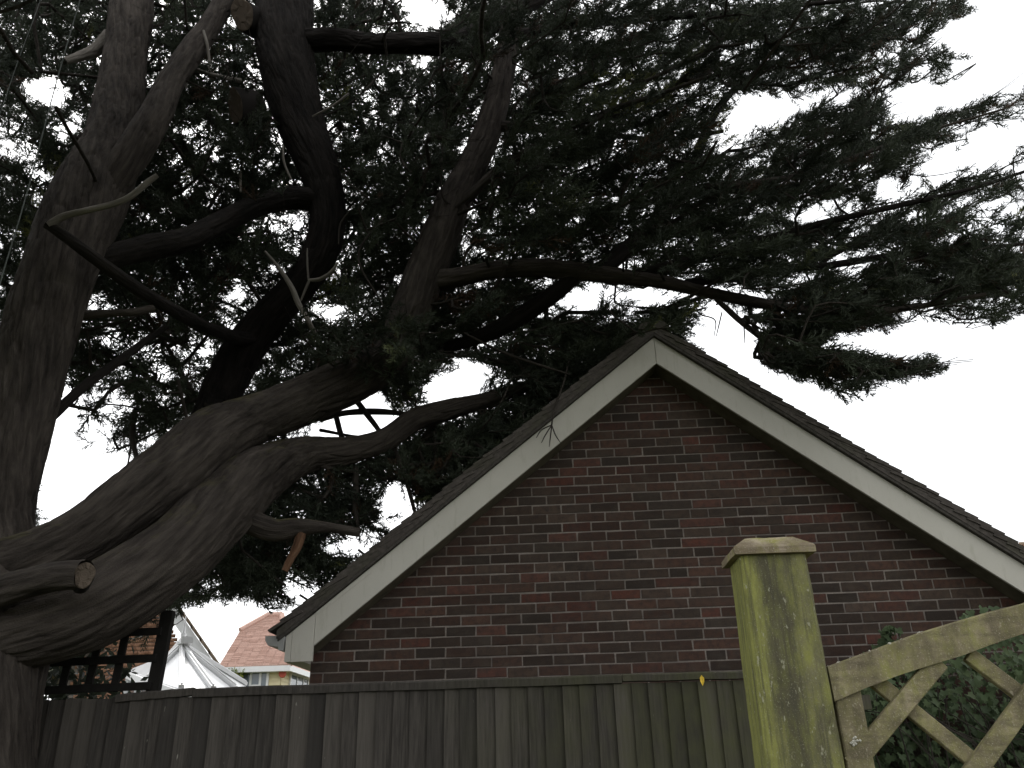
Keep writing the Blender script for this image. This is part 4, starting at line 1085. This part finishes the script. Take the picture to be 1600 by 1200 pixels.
def ivy_frame(face, size):
    d = Vector((rnd.gauss(0, .45), -.35+rnd.gauss(0, .25), -1+rnd.uniform(-.2, .7))).normalized()   # tips hang down and out
    nrm = Vector(face); nrm = (nrm-d*nrm.dot(d)).normalized(); x = d.cross(nrm)
    return Matrix(((x.x, d.x, nrm.x), (x.y, d.y, nrm.y), (x.z, d.z, nrm.z))).to_4x4()@Matrix.Scale(size, 4)
def ivy_pts(n):
    out = []
    while len(out) < n:
        x = rnd.uniform(1.72, 4.6); z = rnd.uniform(.15, 2.14)
        ztp = 1.86+.12*math.sin(x*3.1)+.10*math.sin(x*7.7+1)+(.10 if x > 2.4 else -.02)
        if z > ztp: continue
        hollow = (2.30 < x < 3.2 and 1.30 < z < 1.68) or (z < 1.42 and rnd.random() < .75) or (x < 2.15 and z < 1.66 and rnd.random() < .8)
        y = 5.42-.14*math.sin(x*4+z*5)-.10*(z-1)+rnd.uniform(-.08, .12)
        if z < 1.60: y += .45
        else: y -= .22*min(1, (z-1.60)/.2)
        if hollow: y += .25+rnd.random()*.35
        elif rnd.random() < .5: y += rnd.random()*.4
        out.append((x, y, z))
    return out
pts = ivy_pts(4200)
def seen(p):
    qx, qy, _ = proj(p); return 1290 < qx < 1620 and 960 < qy < 1210 and p[1] < 5.6
front_ = sorted([p for p in pts if seen(p)], key=lambda p: p[1])[:270]
fs = set(front_); sv, sf, stt = [], [], []
for k in range(3800):
    x = rnd.uniform(1.75, 4.6); z = rnd.uniform(.3, 1.98+.06*math.sin(x*5)); pts.append((x, rnd.uniform(5.9, 6.26), z))
for p in pts:
    mt = Matrix.Translation(p)@ivy_frame((rnd.gauss(0, .35), -.75, .75), rnd.uniform(.035, .072))
    if p in fs:
        o = bpy.data.objects.new('leaf', IVM[rnd.randrange(8)]); link(o, ivy); o.matrix_basis = mt
    else:
        n = len(sv); me = IVM[rnd.randrange(8)]
        sv += [tuple(mt@v.co) for v in me.vertices]; sf += [tuple(i+n for i in q.vertices) for q in me.polygons]; stt += [rnd.random()]*len(me.vertices)
# a small upright shoot on the brick face beside the gate post
for k in range(420):
    u = rnd.random(); x = 2.0+.55*u; zt = 1.80+.42*math.sin(math.pi*min(1, u*1.1))*(.75+.25*math.sin(u*14)); zt -= .02; z = zt-rnd.random()**1.6*.30
    mt = Matrix.Translation((x, 5.95+rnd.uniform(-.12, .14), z))@ivy_frame((rnd.gauss(0, .5), -.6, .8), rnd.uniform(.035, .06))
    n = len(sv); me = IVM[rnd.randrange(8)]
    sv += [tuple(mt@v.co) for v in me.vertices]; sf += [tuple(i+n for i in q.vertices) for q in me.polygons]; stt += [rnd.random()]*len(me.vertices)
o = bulk('leaf_mass', sv, np.array(sf), IVY, ivy, {'tint': ('FLOAT', stt)}); o['kind'] = 'stuff'
st = MB()
for k in range(26):
    x = rnd.uniform(1.75, 3.9); q = [(x, 5.5+rnd.uniform(-.1, .3), 0)]
    for i in range(1, 9): q.append((q[-1][0]+rnd.gauss(0, .09), q[-1][1]+rnd.gauss(0, .04), q[-1][2]+.22))
    st.tube(q, [.010]*5+[.007, .005, .004, .003], 5)
for k in range(10):
    x = rnd.uniform(1.75, 2.5); st.tube([(x, 5.3, 1.62), (x+.10, 5.25, 1.52+rnd.gauss(0, .05)), (x+.26, 5.24, 1.44), (x+.40, 5.3, 1.30)], [.003, .0035, .003, .002], 5)
st.build('stem', TWIG, ivy)

# ------------------------------------------------------------------ dark bush behind the trellis
bush = thing('evergreen_bush', 'dark evergreen bush filling the shade behind the left part of the trellis', 'plant', (-3.7, 5.9, 0))
sv, sf, stt = [], [], []
for k in range(9000):
    x = rnd.uniform(-4.9, -2.72); zt = 2.2-.9*max(0, (x+3.05)/.33)-.05*math.sin(x*9); z = rnd.uniform(.3, max(.5, zt))
    c_ = Vector((x, rnd.uniform(5.4, 6.3), z)); d = Vector((rnd.gauss(0, .6), rnd.gauss(-.3, .5), rnd.uniform(-.8, .8))).normalized()*rnd.uniform(.03, .055); e = d.cross(Vector((rnd.gauss(0, 1), rnd.gauss(0, 1), 1))).normalized()*.018
    n = len(sv); sv += [tuple(c_-d), tuple(c_+e), tuple(c_+d), tuple(c_-e)]; sf.append((n, n+1, n+2, n+3)); stt += [rnd.uniform(.1, .6)]*4
bulk('foliage', sv, np.array(sf), FOLIAGE, bush, {'tint': ('FLOAT', stt)})['kind'] = 'stuff'
sb_ = MB()
for k in range(9):
    x = -3.2-.2*k; sb_.tube([(x, 5.9, 0), (x+rnd.gauss(0, .1), 5.9, 1.0), (x+rnd.gauss(0, .15), 5.85, 1.7)], [.03, .02, .008], 6)
sb_.build('stem', TWIG, bush)

# ------------------------------------------------------------------ wires
for (q, lab) in (([(88, -90, 5.1), (63, 0, 5.0), (30, 90, 4.9), (0, 177, 4.8), (-60, 340, 4.6)], 'thin wire crossing the top left corner, the further left of two'),
                 ([(150, -80, 4.6), (125, 0, 4.5), (85, 140, 4.4), (48, 280, 4.3), (22, 370, 4.2), (-2, 450, 4.1), (-70, 700, 3.9)], 'longer thin grey wire running down the left side in front of the trunk')):
    pth = [at(*p) for p in q]; S = catmull([(*p, .004) for p in pth], .08)
    c = S[0, :3]
    o = MB().tube(S[:, :3], [.0042 if len(q) > 5 else .0032]*len(S), 6).build('wire', WIRE, smooth=True, origin=c)
    tag(o, lab, 'wire', group='wires in front of the tree')

# ------------------------------------------------------------------ conservatory beyond the fence
pk = at(284, 1011, 12.1)
cons = thing('conservatory', 'white conservatory with pitched faceted roof and spiked finial beyond the fence', 'conservatory', (pk[0], pk[1], 0))
pk = Vector(pk)
eave = [Vector(at(*q)) for q in ((196, 1046, 14.2), (232, 1060, 11.6), (283, 1077, 10.9), (333, 1079, 11.0), (368, 1078, 11.9), (384, 1072, 13.2))]
rg2 = pk+Vector((-1.7, 3.2, 0.02))                    # ridge runs back towards the house
def slab(name, pts, mat, par, th=.03):
    n = (pts[1]-pts[0]).cross(pts[2]-pts[0]).normalized(); 
    if n.z < 0: n = -n
    v = [p for p in pts]+[p-n*th for p in pts]; k = len(pts)
    return MB().add(v, [tuple(range(k)), tuple(range(2*k-1, k-1, -1))]+[(i, (i+1) % k, (i+1) % k+k, i+k) for i in range(k)]).build(name, mat, par)
slab('roof_panel', [rg2, pk, eave[1], eave[0]], GLAZE, cons)
for a, b in zip(eave[1:-1], eave[2:]): slab('roof_panel', [pk, a, b], GLAZE, cons)
for e in eave[1:]:
    d = Vector((0, 0, .03)); MB().beam(pk+d, e+d, .07, .05).build('glazing_bar', UPVC, cons)
    MB().tube([pk.lerp(e, .0)+d*2.3, e+d*2.3], [.012, .012], 6).build('bar_cap', UPVC, cons)
MB().beam(pk+Vector((0.15, -.2, .07)), rg2+Vector((0, 0, .07)), .16, .09).build('ridge', UPVC, cons)
fz = [(0, .05, .07), (0, .08, .08), (0, .11, .035), (0, .16, .03), (0, .19, .045), (0, .22, .025), (0, .33, .014), (0, .46, .004)]
MB().tube([(pk.x, pk.y, pk.z+z-.02) for _, z, r in fz], [r for _, z, r in fz], 10).build('finial', UPVC, cons, smooth=True)
for a, b in zip(eave[:-1], eave[1:]):
    MB().beam(a-Vector((0, 0, .06)), b-Vector((0, 0, .06)), .09, .10).build('eave_gutter', UPVC, cons)
    ins = Vector((pk.x, pk.y+1, 0))
    a2 = a.lerp(Vector((ins.x, ins.y, a.z)), .06); b2 = b.lerp(Vector((ins.x, ins.y, b.z)), .06)
    for u in (0, .5, 1):
        p = a2.lerp(b2, u); MB().box(p.x-.035, p.x+.035, p.y-.035, p.y+.035, .6, p.z-.12).build('mullion', UPVC, cons)
    MB().add([(a2.x, a2.y, .6), (b2.x, b2.y, .6), (b2.x, b2.y, b2.z-.12), (a2.x, a2.y, a2.z-.12)], [(0, 1, 2, 3)]).build('pane', PANE, cons)
    MB().add([(a2.x, a2.y, 0), (b2.x, b2.y, 0), (b2.x, b2.y, .6), (a2.x, a2.y, .6)], [(0, 1, 2, 3)]).build('dwarf_wall', ORBRICK, cons)

# ------------------------------------------------------------------ orange brick house behind the conservatory, its gable verge falling to the right
HY = 16.0
v0, v1 = at(262, 930, HY), at(336, 1037, HY)
sl = (v0[2]-v1[2])/(v1[0]-v0[0])
apx = v0[0]-.66; apz = v0[2]+.66*sl
SK = -.29                                          # the house stands turned: its length runs away to the left
ob = thing('brick_house', 'orange brick house gable with white bargeboard seen through the trellis', 'house', (apx, HY, 0))
lim = lambda x: apz-sl*abs(x-apx)
ex = v1[0]+.05
gl = 2*apx-ex
def skew(poly, y0, y1):
    b = MB().prism(poly, y0, y1); b.v = [(x+SK*(y-HY), y, z) for x, y, z in b.v]; return b
skew([(gl+.5, 0), (ex-.55, 0), (ex-.55, lim(ex)-.05), (apx, apz-.45), (gl+.5, lim(gl)-.05)], HY+.5, HY+.75).build('wall', MORTAR, ob)
bv, bf = [], []
for r in range(0, 86):
    z = 1.0+.075*r
    hw = min((apz-.62-z)/sl, ex-.57-apx)
    if hw < .2: continue
    x = apx-hw+(.1125 if r % 2 else 0)
    while x < apx+hw-.1:
        n = len(bv); q = MB().box(x, min(x+.215, apx+hw), HY+.488+rnd.uniform(-.003, .003), HY+.51, z, z+.065); bv += q.v; bf += [tuple(k+n for k in f) for f in q.f]; x += .225
o = bulk('brickwork', bv, np.array(bf), ORBRICK, ob); o['kind'] = 'stuff'
for sg in (1, -1):
    e = ex if sg > 0 else gl
    poly = [(apx, apz), (apx, apz-.30), (e, lim(e)-.30), (e, lim(e))]
    if sg < 0: poly = poly[::-1]
    skew(poly[::-1], HY, HY+.03).build('bargeboard', UPVC, ob)
    poly = [(apx, apz-.28), (e, lim(e)-.28), (e, lim(e)-.26), (apx, apz-.26)]
    skew(poly if sg > 0 else poly[::-1], HY+.03, HY+.5).build('soffit', UPVC, ob)
    L = math.hypot(e-apx, sl*(e-apx)); k = int(L/.30); rt = None
    for i in range(k):
        xa, xb = apx+(e-apx)*i/k, apx+(e-apx)*(i+1)/k+sg*.04
        za, zb = apz-sl*abs(xa-apx), apz-sl*abs(xb-apx)
        poly = [(xa, za+.005), (xb, zb+.03), (xb, zb+.09), (xa, za+.065)]
        skew(poly if sg > 0 else poly[::-1], HY-.06, HY+7).build('tile_course', BRTILE, ob)

# ------------------------------------------------------------------ red-roofed house further off
RY = 33.0
e0 = at(341, 1043, RY-.45); X1 = e0[0]
# depth of the point where the left verge breaks into the half hip
best = min(np.arange(33, 42, .05), key=lambda y: abs(at(375, 987, y)[0]-X1)); k1 = at(375, 987, best); k1[0] = X1
tn = (k1[2]-e0[2])/(k1[1]-e0[1])
yr = min(np.arange(34, 46, .05), key=lambda y: abs(at(425, 963, y)[2]-(e0[2]+tn*(y-e0[1])))); rz = at(425, 963, yr)[2]
hx = at(418, 963, yr)[0]
ec = at(453, 1040, RY-.45); X2 = ec[0]
rh = thing('red_roofed_house', 'distant cream house with red tiled half-hipped roof left of the garage', 'house', (X1+3, RY, 0))
ye, ze = e0[1], e0[2]; yb = 2*yr-ye
rx = X2-(yr-ye)*.95
if rx < hx+.6: rx = hx+.6
A0, A1, K1, K2 = Vector((X1, ye, ze)), Vector((X2, ye, ze)), Vector((X1, k1[1], k1[2])), Vector((X1, 2*yr-k1[1], k1[2]))
R1_, R2_ = Vector((hx, yr, rz)), Vector((rx, yr, rz)); B0, B1 = Vector((X1, yb, ze)), Vector((X2, yb, ze))
rf = MB().add([A0, A1, R2_, R1_, K1, K2, B0, B1], [(0, 1, 2, 3, 4), (4, 3, 5), (6, 5, 3, 2, 7), (1, 7, 2), (0, 4, 5, 6), (0, 6, 7, 1)]).build('roof', REDTILE, rh)
# tile courses on the front slope and the hip, each a shallow step
nrow = 46; cs = MB()
for i in range(nrow):
    t0, t1 = i/nrow, (i+1)/nrow
    def edge(t):
        y = ye+(yr-ye)*t; z = ze+(rz-ze)*t
        xl = X1 if z <= k1[2] else X1+(hx-X1)*(z-k1[2])/(rz-k1[2]); xr_ = X2+(rx-X2)*t
        return xl, xr_, y, z
    l0, r0_, y0, z0 = edge(t0); l1, r1_, y1, z1 = edge(t1)
    x = l0; 
    while x < r0_-.05:
        xe_ = min(x+.33, r0_); h = rnd.uniform(.03, .06)
        x1a = max(x, l1)
        cs.add([(x, y0-.02, z0+h), (xe_-.01, y0-.02, z0+h), (min(xe_-.01, r1_), y1, z1+.02), (x1a, y1, z1+.02), (x, y0-.02, z0), (xe_-.01, y0-.02, z0)], [(0, 1, 2, 3), (0, 4, 5, 1)])
        x = xe_
o = cs.build('tile_courses', REDTILE, rf); o['kind'] = 'stuff'
MB().tube([R1_+Vector((0, 0, .05)), R2_+Vector((0, 0, .05))], [.13, .13], 8).build('ridge', REDTILE, rf)
MB().tube([K1+Vector((0, 0, .05)), R1_+Vector((0, 0, .05))], [.12, .12], 8).build('hip_ridge', REDTILE, rf)
MB().tube([A1+Vector((0, 0, .05)), R2_+Vector((0, 0, .05))], [.12, .12], 8).build('hip_ridge', REDTILE, rf)
p = Vector(at(432, 1029, ye+1.3)); MB().tube([p-Vector((0, 0, .3)), p, p+Vector((0, 0, .18)), p+Vector((0, 0, .2)), p+Vector((0, 0, .3))], [.09, .09, .09, .14, .14], 10).build('vent_pipe', UPVC, rf)
wl = MB().box(X1+.35, X2-.45, RY, yb-.45, 0, ze-.02).build('wall', RENDERW, rh)
bd = MB()
for i in range(30):
    z = ze-.06-.15*(i+1)
    bd.add([(X1+.35, RY-.03, z), (X2-.45, RY-.03, z), (X2-.45, RY-.005, z+.146), (X1+.35, RY-.005, z+.146)], [(0, 1, 2, 3)])
    bd.add([(X2-.42, RY, z), (X2-.42, yb-.45, z), (X2-.445, yb-.45, z+.146), (X2-.445, RY, z+.146)], [(0, 1, 2, 3)])
o = bd.build('boarding', RENDERW, wl); o['kind'] = 'stuff'
MB().box(X1-.02, X2+.02, ye-.02, ye+.02, ze-.20, ze-.0).box(X2-.02, X2+.02, ye+.021, yb, ze-.20, ze-.0).box(X1+.02, X2-.021, ye+.021, RY-.031, ze-.2, ze-.17).build('fascia', UPVC, rh)
def window(x0, x1, z0, z1, y, side=None):
    fr = MB(); t = .09
    def bx(a, b_, c, d, dy0=-.06, dy1=.02):
        if side is None: return MB().box(a, b_, y+dy0, y+dy1, c, d)
        return MB().box(side-dy1, side-dy0, a, b_, c, d)
    for q in ((x0, x0+t, z0, z1), (x1-t, x1, z0, z1), (x0+t, x1-t, z0, z0+t), (x0+t, x1-t, z1-t, z1), (x0+(x1-x0)*.36-t/2, x0+(x1-x0)*.36+t/2, z0+t, z1-t), (x0+(x1-x0)*.70-t/2, x0+(x1-x0)*.70+t/2, z0+t, z1-t)):
        b_ = bx(*q); fr.add(b_.v, b_.f)
    xa, xb = x0+(x1-x0)*.36+t/2, x0+(x1-x0)*.70-t/2; b_ = bx(xa, xb, z1-.62, z1-.53); fr.add(b_.v, b_.f)
    w = fr.build('window', UPVC, rh)
    g_ = bx(x0+t*.5, x1-t*.5, z0+t*.5, z1-t*.5, -.035, -.031); MB().add(g_.v, g_.f).build('pane', PANE, w)
    a = bx(x0+t, x0+t+.25, z0+t, z1-t, -.030, -.027); MB().add(a.v, a.f).build('curtain', RENDERW, w)
a = at(378.5, 1047, RY); b_ = at(422, 1047, RY)
window(a[0], b_[0], a[2]-1.45, a[2]-.02, RY-.03)
window(RY+1.0, RY+3.6, a[2]-1.45, a[2]-.02, 0, side=X2-.42)
p = at(441.5, 1052.5, RY-.1); bb = MB(); n = 8
bb.prism([(p[0]+.14*math.cos(2*math.pi*i/n+.39), p[2]+.16*math.sin(2*math.pi*i/n+.39)) for i in range(n)], RY-.16, RY-.03).build('alarm_box', REDBOX, rh, bevel=.02)
# climbing shrub on its wall
sh = thing('climbing_shrub', 'yellow-green climbing shrub on the cream wall beside the distant window', 'plant', (at(366, 1060, RY)[0], RY-.3, 0))
sv, sf, stt = [], [], []
for k in range(700):
    q = at(rnd.gauss(367, 7), rnd.uniform(1046, 1085), RY-.2); c_ = Vector((q[0], RY-.05-rnd.random()*.45, q[2])); d = Vector((rnd.gauss(0, 1), rnd.gauss(0, 1), rnd.gauss(0, 1))).normalized()*.09; e = d.cross(Vector((rnd.gauss(0, 1), rnd.gauss(0, 1), .3))).normalized()*.06
    n = len(sv); sv += [tuple(c_-d), tuple(c_+e), tuple(c_+d), tuple(c_-e)]; sf.append((n, n+1, n+2, n+3)); stt += [rnd.uniform(.75, 1)]*4
bulk('foliage', sv, np.array(sf), mat_leaf('shrub_leaf', (.05, .07, .02), (.12, .15, .04), (.32, .33, .07)), sh, {'tint': ('FLOAT', stt)})['kind'] = 'stuff'
MB().tube([(X1+1.0, RY-.12, 0), (X1+1.1, RY-.15, 2.5), (X1+1.0, RY-.14, ze-.6)], [.04, .03, .015], 6).build('stem', TWIG, sh)

# ------------------------------------------------------------------ orange roof at the right edge
OY = 24.0
tipp = at(1586, 884, OY); up_ = at(1593, 853, OY+.9)
oh = thing('orange_roofed_house', 'orange tiled roof of a house just showing at the right edge above the garage roof', 'house', (tipp[0]+4, OY, 0))
yr_ = OY+1.6; zr_ = up_[2]+.35; xr0 = at(1594, 852, yr_)[0]
A_o, B_o, R_o, Q_o = (tipp[0], OY, tipp[2]), (tipp[0]+9, OY, tipp[2]), (xr0, yr_, at(1594, 852, yr_)[2]), (tipp[0]+9, yr_, at(1594, 852, yr_)[2])
C_o, D_o = (tipp[0], yr_+1.6, tipp[2]), (tipp[0]+9, yr_+1.6, tipp[2])
rf = MB().add([A_o, B_o, Q_o, R_o, C_o, D_o], [(0, 1, 2, 3), (0, 3, 4), (4, 3, 2, 5)]).build('roof', ORTILE, oh)
MB().tube([R_o, Q_o], [.10, .10], 8).build('ridge', BRTILE, rf)
for i in range(7):
    for k in range(12):
        u0, u1 = i/7, (i+1)/7
        x0 = xr0+.03+k*.22+(.11 if i % 2 else 0); ya, yb_ = OY+(yr_-OY)*u0, OY+(yr_-OY)*u1
        za, zb = tipp[2]+(R_o[2]-tipp[2])*u0, tipp[2]+(R_o[2]-tipp[2])*u1
        MB().add([(x0, ya, za+.05), (x0+.21, ya, za+.05), (x0+.21, yb_, zb+.02), (x0, yb_, zb+.02), (x0, ya, za+.01), (x0+.21, ya, za+.01)], [(0, 1, 2, 3), (0, 4, 5, 1)]).build('roof_tile', ORTILE, rf)
MB().box(tipp[0]+.4, tipp[0]+8.8, OY+.3, yr_+1.3, 0, tipp[2]-.01).build('wall', ORBRICK, oh)
